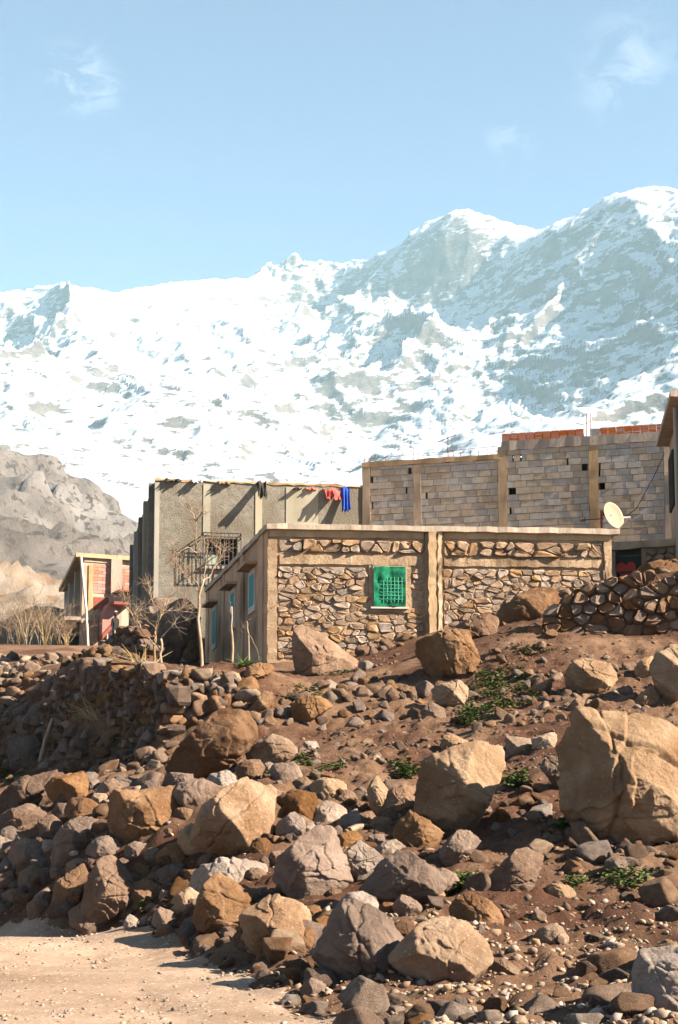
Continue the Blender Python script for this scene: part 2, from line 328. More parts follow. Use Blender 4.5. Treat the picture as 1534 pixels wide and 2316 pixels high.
MP = [P(*q) for q in SKYLINE] + [P(*q) for q in [
    (690,712,3250),(670,800,2950),(690,900,2600),(760,1010,2150),(860,1100,1750),
    (500,745,2800),(570,850,2560),(420,800,2600),(300,780,2750),(150,800,2700),(0,820,2650),(-150,800,2800),(200,930,2150),(420,950,2150),(600,990,2050),(50,960,1950),(250,1090,1600),(500,1100,1650),
    (860,735,3020),(902,622,3130),(905,690,3085),(965,722,3010),(1040,668,2990),(1110,610,2990),(930,760,2850),(1010,735,2860),(900,850,2600),(1000,800,2600),(1150,700,2700),(1150,850,2300),(1300,650,2600),(1300,800,2250),(1450,600,2500),(1500,800,2050),(1400,950,1750),(1150,980,1900),(1000,960,2100),(1300,1080,1350),(1500,1050,1300),(1050,1150,1350),(1750,800,2000),(1750,1050,1300),(700,1200,1250),(200,1250,1100),(1000,1300,900),(1500,1250,800),(-150,1200,1200)]]
for q in SKYLINE[::2]:
    a = P(*q); MP.append(a * (1.12, 1.12, 1) - (0, 0, .10 * a[2])); MP.append(a * (1.42, 1.42, 1) - (0, 0, .45 * a[2]))
mtn_h = TPS(MP, lam=.002, scale=1000.0)
_cu = np.array([P(*q) for q in SKYLINE])
def eroded(p, octs, seed):
    """ridged noise whose finer octaves fade on steep ground, so that ridges and gullies branch"""
    q = np.array(p, float); tot = np.zeros(len(q)); gx_ = np.zeros(len(q)); gy_ = np.zeros(len(q)); a = 1.0; f = 1.0; e = .02; th = 0.0
    rid = lambda v: np.sqrt(v * v + .0025)
    for o in range(octs):
        n0 = rid(noise(q, seed + o)); dx = (rid(noise(q + (e, 0, 0), seed + o)) - n0) / e; dy = (rid(noise(q + (0, e, 0), seed + o)) - n0) / e
        c, s = math.cos(th), math.sin(th); gx_ += (c * dx - s * dy) * a * f * .55; gy_ += (s * dx + c * dy) * a * f * .55
        tot += a * (.45 - 1.3 * n0) / (1 + gx_ * gx_ + gy_ * gy_) if o else a * (.45 - 1.3 * n0)
        th -= .65; c, s = math.cos(.65), math.sin(.65); q = np.c_[c * q[:, 0] - s * q[:, 1], s * q[:, 0] + c * q[:, 1], q[:, 2]] * 2.05 + 3.7; a *= .52; f *= 2.05
    return tot
def mountain_z(X, Y):
    z = mtn_h(X, Y); p = np.c_[X.ravel(), Y.ravel(), 0 * X.ravel()]
    crest = np.interp(p[:, 0] / p[:, 1], _cu[:, 0] / _cu[:, 1], _cu[:, 1]).reshape(X.shape)
    off = np.abs(Y - crest)
    a = .20 + .80 * sstep(30, 420, off)
    w = np.c_[fbm(p / 500, 3, .5, 3), fbm(p / 500 + 9, 3, .5, 4), 0 * p[:, 0]]
    c, s_ = math.cos(R(28)), math.sin(R(28)); q = np.c_[c * p[:, 0] + s_ * p[:, 1], (-s_ * p[:, 0] + c * p[:, 1]) * .62, p[:, 2]]
    smooth_face = np.exp(-(((p[:, 0] + 260) / 200) ** 2 + ((p[:, 1] - 2650) / 380) ** 2))
    e = eroded(q / 430 + w * .22, 8, 31); fade = np.clip((p[:, 1] - 600) / 2000, .35, 1); av = a.ravel()
    r = 150 * (e - .12) * (1 - .5 * smooth_face) * av
    # tilted rock bands: the face steps where they crop out
    h = (z + r.reshape(X.shape)).ravel() + .55 * p[:, 0] + 70 * w[:, 0] + 30 * w[:, 1] + 9 * fbm(p / 60, 3, .5, 77)
    k_ = h / 24.0; st = (np.floor(k_) + sstep(.25, .6, k_ - np.floor(k_)) - k_) * 24.0
    mask = (.25 + .75 * sstep(-.1, .4, fbm(p / 260 + 8, 3, .5, 89))) * (1 - .8 * smooth_face) * sstep(1300, 2100, p[:, 1])
    fine_r = eroded(p / 95 + w * .3, 5, 41)
    cx = p[:, 0] / p[:, 1]; crag = np.exp(-((cx + .045) / .028) ** 2) * np.exp(-((p[:, 1] - 3480) / 120) ** 2)
    r = r + (.42 * st * mask + 22 * fine_r * (1 - .55 * smooth_face) + 4 * fbm(p / 24, 4, .62, 71)) * (.6 + .4 * av) + crag * (18 + 45 * np.abs(fbm(p / 60, 4, .6, 97)))
    r = r * fade
    z = z + r.reshape(X.shape) * sstep(400, 1100, Y)
    t = sstep(350, 1300, Y)
    return t * z + (1 - t) * (8 + .1 * (Y - 150))
link('mountain', grid_mesh('mountain', np.r_[np.linspace(-1500, -960, 30), np.arange(-955, 955, 4.4), np.linspace(960, 1700, 40)], np.r_[np.linspace(250, 1500, 90)[:-1], np.arange(1500, 3700, 5.6), np.linspace(3710, 5000, 30)], mountain_z, mountain_mat()))['kind'] = 'structure'

SCREE = mat('scree', [(.12, .108, .10), (.185, .168, .155), (.27, .25, .235)], .03, bump=1.0, bscale=.11, bdist=4.0, var=0, big=((.34, .335, .33), .012, .56, .7), speck=((.10, .09, .082), .25, .45))
HSK = [(-200,930,950),(-60,955,950),(0,978,950),(60,1010,930),(130,1058,880),(200,1140,820),(260,1192,780),(310,1240,740),(420,1310,700),(560,1380,650)]
HP = [P(*q) for q in HSK] + [P(*q) for q in [(0,1100,700),(100,1150,640),(200,1230,600),(60,1250,420),(160,1290,400),(0,1330,250),(200,1360,240),(350,1420,300),(-200,1150,700),(-200,1330,250),(500,1500,300),(420,1420,500),(560,1450,450)]]
for q in HSK:
    a = P(*q); HP.append(a * (1.25, 1.25, 1) - (0, 0, .35 * a[2]))
hill_h = TPS(HP, lam=.002, scale=300.0)
def hill_z(X, Y):
    p = np.c_[X.ravel(), Y.ravel(), 0 * X.ravel()]; z = hill_h(X, Y)
    r = 34 * eroded(p / (150, 190, 1), 7, 81) - 8 + 3.5 * fbm(p / 11, 4, .6, 85)
    k_ = (hill_h(X, Y).ravel() + r) / 17.0 + fbm(p / 60, 2, .5, 87); cl = .45 * 17 * (np.floor(k_) + sstep(.3, .6, k_ - np.floor(k_)) - k_)
    a = .35 + .65 * sstep(200, 420, Y)
    t = sstep(150, 330, Y)
    return t * (z + (r + cl).reshape(X.shape) * a) + (1 - t) * (9 + .02 * (Y - 130))
link('hill', grid_mesh('hill', np.arange(-420, 20, 2.4), np.arange(130, 1150, 4.2), hill_z, SCREE))['kind'] = 'structure'
EARTH = mat('dry_earth', [(.17, .145, .118), (.255, .222, .182), (.33, .29, .245)], .35, bump=.8, bscale=1.2, bdist=.5, var=0, big=((.20, .14, .09), .2, .5, .64))
KSK = [(-250,1270,140),(-100,1275,140),(0,1278,140),(40,1290,138),(75,1315,135),(100,1342,132),(140,1330,136),(200,1345,136),(300,1380,136)]
KP = [P(*q) for q in KSK] + [P(*q) for q in [(0,1415,97),(100,1430,94),(200,1445,94),(-200,1415,97),(300,1455,97),(0,1462,78),(150,1470,80),(-250,1462,78),(300,1475,86)]]
for q in KSK:
    a = P(*q); KP.append(a * (1.3, 1.3, 1) - (0, 0, 6))
knoll_h = TPS(KP, lam=.002, scale=40.0)
def knoll_z(X, Y):
    p = np.c_[X.ravel(), Y.ravel(), 0 * X.ravel()]
    t = sstep(73, 86, Y)
    return (1 - t) * (ground_h(X, Y) - .25) + t * (knoll_h(X, Y)) + ((4.5 * (eroded(p / 22, 6, 91) - .05) + .5 * fbm(p / 1.6, 3, .6, 95))).reshape(X.shape) * sstep(74, 92, Y)
link('hillock', grid_mesh('hillock', np.arange(-52, -8, .42), np.arange(73, 180, .8), knoll_z, EARTH))['kind'] = 'structure'

# ================================================================== haze
hm = bpy.data.materials.new('haze'); hm.use_nodes = True; ht_ = hm.node_tree; ht_.nodes.clear()
ho = ht_.nodes.new('ShaderNodeOutputMaterial'); hv = ht_.nodes.new('ShaderNodeVolumePrincipled')
hv.inputs['Color'].default_value = (.61, .90, 1.0, 1); hv.inputs['Density'].default_value = HAZE; hv.inputs['Anisotropy'].default_value = .0
ht_.links.new(hv.outputs[0], ho.inputs['Volume'])
link('haze', mesh_from('haze', MB().box(-2600, 2800, -300, 5300, -40, 1380).v, MB().box(-2600, 2800, -300, 5300, -40, 1380).f, hm))['kind'] = 'stuff'
# ================================================================== boulders
def ico(n):
    import bmesh
    bm = bmesh.new(); bmesh.ops.create_icosphere(bm, subdivisions=n, radius=1.0)
    V = np.array([v.co[:] for v in bm.verts]); F = np.array([[v.index for v in f.verts] for f in bm.faces]); bm.free(); return V, F
ICO = {n: ico(n) for n in (1, 2, 3, 4, 5, 6, 7)}
def hull2(pts):
    pts = sorted(map(tuple, pts)); 
    def half(ps):
        h = []
        for p in ps:
            while len(h) > 1 and (h[-1][0]-h[-2][0])*(p[1]-h[-2][1])-(h[-1][1]-h[-2][1])*(p[0]-h[-2][0]) <= 0: h.pop()
            h.append(p)
        return h[:-1]
    return half(pts) + half(pts[::-1])
def rock_verts(planes, sub, size, seed, sharp=26, rough=1.0):
    D, F = ICO[sub]; n = np.array([q[:3] for q in planes], float); L = np.linalg.norm(n, axis=1); n /= L[:, None]; d = np.array([q[3] for q in planes], float)
    k = np.clip(D @ n.T, 0, None) / d[None]; r = 1.0 / (np.power(k, sharp).sum(1) ** (1.0 / sharp))
    V = D * r[:, None]; s = 1.0 / size; o = seed * 3.71
    Nn = V / np.linalg.norm(V, axis=1)[:, None]
    w = .014 * fbm(V * s * 1.5 + o, 2, .5, seed) - .045 * np.clip(ridged(V * s * 1.3 + o + 5, 2, .5, seed + 3) - 1.12, 0, 1) + .009 * fbm(V * s * 6 + o, 5, .68, seed + 7)
    # flaked steps: quantised noise
    q = fbm(V * s * 1.7 + o + 11, 3, .45, seed + 13) * 2.0; w = w + .028 * (np.floor(q) + sstep(.44, .56, q - np.floor(q)) - q)
    q = fbm(V * s * (3.0, 3.0, 7) + o + 3, 2, .5, seed + 17) * 1.6; w = w + .007 * (np.floor(q) + sstep(.38, .62, q - np.floor(q)) - q) + .018
    # a few fracture lines
    rc_ = random.Random(seed + 5); wob = .05 * fbm(V * s * 3 + o + 21, 2, .5, seed + 23)
    for k in range(3 if sub >= 5 else 0):
        nv = np.array((rc_.gauss(0, 1), rc_.gauss(0, .5), rc_.gauss(0, 1))); nv /= np.linalg.norm(nv); dd_ = (V @ nv) * s - rc_.uniform(-.22, .22) + wob
        w = w - rc_.uniform(.012, .03) * np.exp(-(dd_ / .011) ** 2) + rc_.uniform(-.012, .012) * np.tanh(dd_ / .015)
    return V + Nn * (w * size * rough)[:, None], F
def boulder(name, outline, label, m, front=None, D=None, thick=.5, cat='boulder', sub=None, seed=None, dd=0.0, rough=1.0, sharp=130):
    """outline in photograph pixels; front: extra planes (nx, ny, nz, distance in half-depths)"""
    seed = seed if seed is not None else (sum(int(a) * 7 + int(b) for a, b in outline) % 997)
    rg = random.Random(seed)
    ol = [p for i, p in enumerate(hull2(outline))]; uc = sum(p[0] for p in ol) / len(ol); vc = sum(p[1] for p in ol) / len(ol)
    lo = max(ol, key=lambda p: p[1])
    if D is None: D = march(lo[0] * .6 + uc * .4, lo[1] - 4)
    D += dd
    pts = [P(u, v, D) for u, v in ol]; c = P(uc, vc, D)
    xs = [(p[0] - c[0], p[2] - c[2]) for p in pts]
    wd = max(p[0] for p in xs) - min(p[0] for p in xs); ht = max(p[1] for p in xs) - min(p[1] for p in xs)
    T = thick * min(wd, ht) * (.75 if max(wd, ht) > 1.8 * min(wd, ht) else .62); size = (wd + ht) / 2
    # fewer, longer edges make the block angular
    keep = list(xs)
    while len(keep) > 8:
        mk_ = len(keep); ar = [abs((keep[i][0]-keep[i-1][0])*(keep[(i+1)%mk_][1]-keep[i-1][1])-(keep[(i+1)%mk_][0]-keep[i-1][0])*(keep[i][1]-keep[i-1][1])) for i in range(mk_)]
        i = min(range(mk_), key=lambda k: ar[k])
        if ar[i] > .025 * wd * ht: break
        keep.pop(i)
    xs = [(x * 1.085, z * 1.085) for x, z in keep]
    pl = []; n = len(xs); area = sum(xs[i][0]*xs[(i+1)%n][1]-xs[(i+1)%n][0]*xs[i][1] for i in range(n)); sg = 1 if area > 0 else -1
    for i in range(n):
        a = xs[i]; b = xs[(i + 1) % n]; ex, ez = b[0] - a[0], b[1] - a[1]; l = math.hypot(ex, ez)
        if l < .02 * size: continue
        nx, nz = sg * ez / l, -sg * ex / l; d = max(nx * a[0] + nz * a[1], .06 * size)
        for sy in (-1, 1):
            ty = math.tan(R(rg.choice((1, 3, 6, 12, 20)) if sy < 0 else rg.uniform(8, 40))); k = math.hypot(1, ty)
            pl.append((nx, sy * ty, nz, d / k))
    def sup(nv):
        A_ = np.array([q[:3] for q in pl], float); A_ /= np.linalg.norm(A_, axis=1)[:, None]; d_ = np.array([q[3] for q in pl])
        nv = np.array(nv, float); nv /= np.linalg.norm(nv); return 1.0 / max(((A_ @ nv) / d_).max(), 1e-6)
    for f in (front or [(rg.uniform(-.6, .1), -1, rg.uniform(-.15, .3), 1.0), (rg.uniform(.1, .7), -1, rg.uniform(.1, .7), 1.0)]):
        pl.append((f[0], f[1], f[2], f[3] * T * .9))
    # big broken facets: towards the left front, the right front and the top front
    for nv, lo_, hi_ in (((-.62, -.8, rg.uniform(-.2, .4)), .82, .96), ((.6, -.8, rg.uniform(-.2, .5)), .78, .94), ((rg.uniform(-.3, .3), -.72, .7), .76, .94), ((rg.uniform(-.4, .4), -.85, -.5), .84, .97)):
        pl.append((*nv, sup(nv) * rg.uniform(lo_, hi_)))
    pl += [(rg.uniform(-.4, .4), 1, rg.uniform(-.3, .3), T)]
    # chips off the corners and edges
    A_ = np.array([q[:3] for q in pl], float); A_ /= np.linalg.norm(A_, axis=1)[:, None]; d_ = np.array([q[3] for q in pl])
    for k in range(6):
        nv = np.array((rg.gauss(0, 1), -abs(rg.gauss(0, 1)) * .9 - .05, rg.gauss(0, 1))); nv /= np.linalg.norm(nv)
        pl.append((*nv, rg.uniform(.97, 1.02) / ((A_ @ nv) / d_).max()))
    big = max(max(p[0] for p in ol) - min(p[0] for p in ol), max(p[1] for p in ol) - min(p[1] for p in ol))
    sub = sub or (7 if big > 270 else 6 if big > 80 else 5)
    V, F = rock_verts(pl, sub, size, seed, sharp=sharp, rough=rough)
    o = link(name, mesh_from(name, V, F, m, False), loc=c)
    return tag(o, label, cat)
LT, LD, TOP = [(.6, -.7, .35, 1.0), (.1, -.8, .7, 1.05)], [(-.35, -1, .0, 1.0), (-.1, -1, -.25, 1.05)], [(-.1, -1, -.08, 1.0), (.25, -.55, 1, .95)]
BOULDERS = [
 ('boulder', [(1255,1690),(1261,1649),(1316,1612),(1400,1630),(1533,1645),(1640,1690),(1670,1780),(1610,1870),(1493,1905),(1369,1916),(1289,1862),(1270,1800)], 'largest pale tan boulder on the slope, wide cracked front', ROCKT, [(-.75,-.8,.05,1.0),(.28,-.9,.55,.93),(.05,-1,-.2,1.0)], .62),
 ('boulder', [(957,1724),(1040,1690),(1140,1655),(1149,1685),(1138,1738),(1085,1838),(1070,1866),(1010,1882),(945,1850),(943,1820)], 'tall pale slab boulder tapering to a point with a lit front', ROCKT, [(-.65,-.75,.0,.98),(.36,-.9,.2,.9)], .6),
 ('boulder', [(922,1468),(962,1432),(1047,1427),(1091,1427),(1108,1444),(1108,1480),(1074,1528),(979,1526),(935,1502)], 'big reddish brown boulder perched on a smaller pale rock', ROCK, [(-.2,-1,.05,1.0),(.75,-.6,.3,1.0),(-.05,-.7,.8,1.1)], .6),
 ('boulder', [(968,1566),(1009,1529),(1047,1537),(1076,1580),(1072,1598),(1053,1604),(989,1589)], 'pale angular rock wedged under the perched reddish boulder', ROCKT, [(-.5,-.8,-.3,1.0),(.6,-.6,.6,.85)], .6),
 ('boulder', [(953,1610),(974,1585),(1003,1602),(1006,1624),(979,1638),(958,1628)], 'small brown rock below the wedged pale rock', ROCK, None, .7),
 ('boulder', [(667,1415),(691,1412),(721,1431),(769,1461),(822,1488),(800,1514),(725,1532),(674,1532),(664,1470)], 'wedge shaped boulder with a sloping top against the stone house', ROCK, [(-.75,-.75,.1,.9),(.62,-.45,.6,.62)], .7),
 ('boulder', [(340,1752),(390,1700),(492,1611),(512,1603),(552,1610),(573,1640),(568,1675),(535,1720),(490,1745),(400,1757),(350,1777)], 'long brown slab boulder leaning up the bank', ROCKD, [(-.25,-1,-.1,1.0),(-.1,-.6,.8,.9)], .6),
 ('boulder', [(542,1702),(564,1670),(624,1661),(684,1663),(690,1678),(684,1692),(645,1722),(600,1746),(564,1743)], 'flat topped pale boulder at the foot of the long leaning slab', ROCKT, [(-.7,-.8,-.1,.95),(.3,-.45,.85,.8)], .6),
 ('boulder', [(688,1678),(717,1676),(720,1690),(711,1704),(687,1707)], 'small pale rock touching the flat topped boulder', ROCKT, None, .7),
 ('boulder', [(224,1880),(228,1840),(237,1797),(270,1791),(393,1785),(452,1817),(452,1846),(420,1882),(399,1903),(255,1921),(235,1907)], 'broad ochre boulder split by a level crack near its top', ROCK, [(-.12,-1,.0,1.0),(.1,-.75,-.7,1.05)], .6),
 ('boulder', [(403,1935),(465,1825),(522,1777),(546,1763),(614,1782),(631,1818),(617,1878),(573,1924),(482,1944),(434,1970)], 'large tilted slab with a bright furrowed face', ROCKT, [(.42,-.72,.55,.92),(-.4,-.9,-.2,1.0)], .55),
 ('boulder', [(104,1781),(126,1761),(186,1749),(200,1769),(190,1826),(150,1837),(124,1822)], 'brown overhanging boulder with a bright gravel top above the bank', ROCK, [(-.3,-1,-.25,1.0)], .7),
 ('boulder', [(-50,1800),(60,1766),(130,1740),(205,1728),(180,1762),(110,1805),(60,1842),(0,1872),(-50,1882)], 'long grey slab lying down the bank beside the overhanging boulder', ROCKD, [(-.4,-.8,.35,.9)], .6),
 ('boulder', [(-50,1870),(0,1848),(60,1820),(126,1818),(133,1835),(84,1882),(60,1902),(0,1907),(-50,1900)], 'dark slab tucked under the long grey slab', ROCKD, [(-.3,-1,-.2,1.0)], .6),
 ('boulder', [(144,1872),(186,1851),(228,1860),(240,1910),(192,1951),(111,1972),(118,1919)], 'purple brown pyramid shaped boulder beneath the overhanging boulder', ROCKP, [(-.55,-.85,.1,.95),(.35,-.85,.35,1.0)], .6),
 ('boulder', [(256,1920),(285,1938),(302,1985),(290,2086),(276,2104),(240,2095),(190,2060),(192,2030),(204,1988),(231,1932)], 'upright brown slab boulder standing at the road edge', ROCK, [(-.6,-.85,.15,.95),(.3,-.95,.05,1.0)], .6),
 ('boulder', [(192,1947),(200,1985),(164,2069),(132,2080),(116,2054),(126,2003),(171,1953)], 'narrow leaning slab next to the upright slab at the road', ROCK, [(-.5,-.85,.2,1.0)], .6),
 ('boulder', [(300,1997),(333,1989),(366,2010),(371,2042),(324,2053),(309,2074),(286,2069)], 'squat purple brown rock beside the upright road edge slab', ROCKP, [(-.5,-.9,-.05,1.0),(.2,-.6,.75,.9)], .65),
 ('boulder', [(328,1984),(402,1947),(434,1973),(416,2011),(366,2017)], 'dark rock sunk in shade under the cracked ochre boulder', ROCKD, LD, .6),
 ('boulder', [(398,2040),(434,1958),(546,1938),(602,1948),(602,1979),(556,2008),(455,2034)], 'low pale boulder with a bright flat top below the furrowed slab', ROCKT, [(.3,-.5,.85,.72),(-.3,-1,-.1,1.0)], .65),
 ('boulder', [(492,1972),(522,1982),(589,2018),(572,2042),(549,2082),(505,2119),(458,2101),(441,2072),(456,2018)], 'rounded reddish boulder with a peaked top near the road', ROCK, [(-.4,-1,.0,1.0),(.5,-.4,.85,.8)], .7),
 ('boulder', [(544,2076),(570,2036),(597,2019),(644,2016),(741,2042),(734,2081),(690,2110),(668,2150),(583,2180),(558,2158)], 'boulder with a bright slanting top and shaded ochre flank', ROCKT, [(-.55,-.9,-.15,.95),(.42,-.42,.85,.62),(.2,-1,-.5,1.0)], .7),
 ('boulder', [(595,2010),(624,1948),(716,1863),(739,1860),(783,1887),(789,1923),(796,1960),(806,2020),(746,2040),(651,2023)], 'peaked boulder with one dark side and one bright side', ROCK, [(-.5,-.85,.25,.9),(.85,-.55,.35,.55),(-.05,-1,-.35,1.0)], .7),
 ('boulder', [(788,1916),(814,1901),(844,1911),(867,1943),(810,2008),(796,1975)], 'bright pale rock leaning on the peaked boulder', ROCKT, [(.4,-.8,.5,.9)], .6),
 ('boulder', [(625,1855),(668,1836),(687,1859),(687,1882),(640,1924),(628,1890)], 'grey brown rock behind the peaked boulder', ROCKP, [(-.4,-.9,.2,1.0)], .6),
 ('boulder', [(800,2024),(858,1958),(903,1927),(923,1929),(956,1948),(1006,1980),(1006,2003),(936,2058),(858,2048)], 'dark brown diamond shaped boulder resting on other boulders', ROCKD, [(-.35,-.95,.3,1.0),(-.1,-1,-.45,1.0)], .65),
 ('boulder', [(737,2042),(804,2036),(840,2050),(884,2081),(912,2130),(925,2188),(916,2210),(841,2233),(780,2239),(733,2202),(697,2157)], 'big purple brown domed boulder with a faint red paint mark', ROCKP, [(-.25,-1,.1,.95),(.1,-.85,.55,1.05)], .6),
 ('boulder', [(885,2166),(943,2105),(982,2072),(1044,2076),(1086,2092),(1114,2133),(1104,2177),(1070,2210),(1053,2233),(982,2249),(946,2223)], 'tilted blocky boulder with a patchy lit face beside the gravel', ROCKT, [(.28,-.85,.5,.9),(.85,-.5,.2,1.25),(-.35,-.8,-.55,.95)], .65),
 ('boulder', [(1100,2182),(1119,2167),(1151,2170),(1186,2201),(1158,2220),(1112,2223)], 'small pale rock beside the patchy lit boulder', ROCKT, [(-.5,-.8,.2,.9),(.5,-.4,.8,.8)], .8),
 ('boulder', [(1012,2050),(1044,2022),(1063,2018),(1086,2033),(1145,2062),(1156,2084),(1105,2109),(1030,2090)], 'grey boulder sloping off behind the patchy lit boulder', ROCKP, [(-.15,-.85,.55,.9)], .6),
 ('boulder', [(1090,2003),(1164,1929),(1197,1917),(1244,1937),(1216,1982),(1197,2014),(1135,2034),(1094,2021)], 'grey brown wedge boulder alone above the gravel bench', ROCKP, [(-.45,-.85,.35,.9),(.5,-.8,-.2,1.0)], .6),
 ('boulder', [(989,1931),(1037,1880),(1073,1867),(1098,1879),(1073,1917),(1021,1974),(998,1970)], 'greyish leaning rock with a bright tip under the tall pale slab', ROCKP, [(-.2,-.85,.45,.9)], .6),
 ('boulder', [(879,1892),(929,1838),(949,1856),(997,1885),(974,1930),(956,1939),(890,1917)], 'reddish rock shaded by the tall pale slab', ROCK, [(-.4,-.9,.2,.95)], .6),
 ('boulder', [(860,1802),(900,1780),(952,1775),(944,1824),(890,1859),(862,1854)], 'blocky grey brown rock beside the tall pale slab', ROCKP, [(-.4,-.9,.2,1.0)], .6),
 ('boulder', [(830,1762),(854,1752),(884,1782),(861,1812),(861,1859),(837,1844)], 'narrow upright tan rock next to the blocky grey rock', ROCKT, [(-.5,-.85,.1,1.0),(.6,-.5,.5,.9)], .7),
 ('boulder', [(762,1857),(809,1827),(816,1862),(799,1889),(769,1889)], 'purple grey rock in the hollow behind the bright pale rock', ROCKP, None, .7),
 ('boulder', [(667,1755),(693,1757),(719,1783),(699,1797),(662,1797)], 'tan rock sticking from the eroded soil edge', ROCKT, [(-.5,-.8,.1,1.0),(.5,-.5,.7,.9)], .7),
 ('boulder', [(1231,2007),(1250,1999),(1285,2003),(1302,2020),(1290,2037),(1240,2038)], 'small tan block on the gravel bench', ROCKT, [(-.4,-.9,.0,1.0),(.3,-.4,.9,.8)], .8),
 ('boulder', [(1200,2122),(1222,2101),(1256,2091),(1270,2098),(1297,2123),(1287,2148),(1213,2148)], 'low triangular rock with one bright end on the gravel path', ROCKT, [(-.3,-.85,.35,.9),(.85,-.5,.3,.9)], .8),
 ('boulder', [(1326,2165),(1340,2155),(1380,2155),(1391,2171),(1369,2190),(1343,2194)], 'small isolated chunk of tan rock on the gravel path', ROCKT, [(-.3,-1,-.1,1.0),(.6,-.4,.7,.9)], .9),
 ('boulder', [(1434,2235),(1446,2166),(1471,2144),(1510,2141),(1600,2150),(1650,2240),(1610,2330),(1493,2300),(1440,2270)], 'cut grey boulder with a flat side at the lower gravel verge', ROCKT, [(-.35,-.9,.15,.95),(.6,-.8,.3,.95)], .6),
 ('boulder', [(1279,1524),(1323,1480),(1363,1492),(1414,1516),(1414,1530),(1369,1558),(1338,1573),(1280,1555)], 'pale topped wide boulder below the dry stone wall', ROCKT, [(-.15,-1,-.2,1.0),(.1,-.5,.9,.7)], .7),
 ('boulder', [(1475,1513),(1493,1474),(1524,1458),(1570,1470),(1600,1540),(1580,1592),(1524,1598),(1491,1570)], 'tall rounded tan boulder standing at the path below the wall', ROCKT, [(-.6,-.8,.1,.9),(.6,-.6,.5,.9)], .7),
 ('boulder', [(1438,1510),(1456,1492),(1486,1480),(1480,1542),(1440,1546)], 'lower tan block leaning on the tall rounded boulder', ROCKT, None, .7),
 ('boulder', [(1413,1604),(1477,1548),(1498,1584),(1462,1604)], 'triangular pale rock on the path below the tall rounded boulder', ROCKT, [(-.6,-.6,.5,.9),(.5,-.7,.5,.8)], .8),
 ('boulder', [(1203,1553),(1227,1529),(1247,1547),(1244,1561),(1208,1580)], 'brown rock standing among the green weeds', ROCK, [(-.3,-1,.1,1.0)], .8),
 ('boulder', [(1285,1599),(1310,1574),(1322,1587),(1315,1605),(1295,1617)], 'upright grey rock of a pair above the largest boulder', ROCKP, None, .8),
 ('boulder', [(1316,1594),(1330,1583),(1349,1587),(1347,1600),(1329,1609)], 'rounded pale rock of the pair above the largest boulder', ROCKT, None, .8),
 ('boulder', [(1146,1667),(1202,1665),(1207,1698),(1184,1712),(1148,1712)], 'squared tan rock in a kerb line by the tall pale slab', ROCKT, [(-.2,-1,.0,1.0),(.2,-.4,.9,.8)], .8),
 ('boulder', [(1204,1672),(1258,1653),(1256,1698),(1221,1709),(1206,1695)], 'tan rock bridging to the largest boulder', ROCKT, [(-.2,-1,-.1,1.0)], .8),
 ('boulder', [(1219,1716),(1258,1702),(1284,1754),(1284,1799),(1252,1774),(1219,1734)], 'pale streaked rock tucked beside the largest boulder', ROCKP, [(-.3,-.9,.3,.9),(-.1,-.5,.9,.9)], .7),
 ('boulder', [(658,1590),(684,1578),(742,1578),(747,1597),(715,1619),(667,1653)], 'smooth brown boulder half buried in the weedy slope', ROCK, [(-.4,-.8,.4,.9)], .7),
 ('boulder', [(559,1614),(603,1556),(626,1565),(608,1606),(563,1623)], 'wedge of brown rock above the long leaning slab', ROCK, [(-.5,-.8,.2,.9)], .8),
 ('boulder', [(623,1601),(655,1596),(660,1630),(630,1635)], 'squared brown rock beside the half buried smooth boulder', ROCK, None, .8),
 ('boulder', [(592,1630),(615,1620),(632,1640),(618,1655),(596,1652)], 'round brown rock behind the flat topped pale boulder', ROCK, None, .8),
 ('boulder', [(538,1524),(570,1505),(600,1496),(626,1510),(600,1530),(558,1542)], 'flat brown slab at the house corner', ROCKP, [(.1,-.6,.8,.9)], .8),
 ('boulder', [(309,1437),(329,1376),(402,1324),(425,1322),(440,1400),(400,1500),(380,1515),(312,1512)], 'huge brown boulder in front of the grey building', ROCK, [(-.4,-.95,-.1,.95),(.3,-.45,.85,1.0)], .7, 38.5),
 ('boulder', [(384,1347),(430,1320),(446,1337),(450,1495),(408,1512),(381,1480),(377,1420)], 'huge brown boulder between the house and the grey building', ROCK, [(-.2,-1,-.15,1.0),(.3,-.4,.85,1.1)], .7, 40.5),
 ('boulder', [(1094,1428),(1150,1372),(1196,1338),(1220,1310),(1252,1316),(1262,1350),(1250,1420),(1200,1480),(1120,1460)], 'sloping grey rock outcrop at the end of the dry stone wall', ROCKD, [(-.6,-.7,.35,.8)], .5, 31.2),
 ('boulder', [(990,1432),(1050,1405),(1100,1388),(1125,1400),(1115,1440),(1050,1450)], 'dark flat outcrop below the house pillar', ROCKD, [(-.2,-.7,.7,.9)], .8),
 ('boulder', [(1400,1325),(1450,1285),(1500,1270),(1580,1262),(1650,1280),(1620,1340),(1500,1345)], 'mossy mound of rock behind the dry stone wall', ROCKD, [(-.2,-.7,.7,.9)], .9, 32.2),
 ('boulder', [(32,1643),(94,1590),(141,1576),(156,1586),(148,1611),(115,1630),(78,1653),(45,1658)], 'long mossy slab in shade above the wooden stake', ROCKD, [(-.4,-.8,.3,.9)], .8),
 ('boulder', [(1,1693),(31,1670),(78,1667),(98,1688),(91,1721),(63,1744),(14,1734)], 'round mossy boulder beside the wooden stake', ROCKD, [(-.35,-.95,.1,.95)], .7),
 ('boulder', [(214,1688),(248,1649),(276,1652),(284,1672),(255,1697),(227,1700)], 'orange brown rock set in the rubble bank', ROCK, None, .8),
 ('boulder', [(243,1606),(284,1613),(284,1645),(248,1648)], 'square purple rock in the middle of the rubble bank', ROCKP, None, .8),
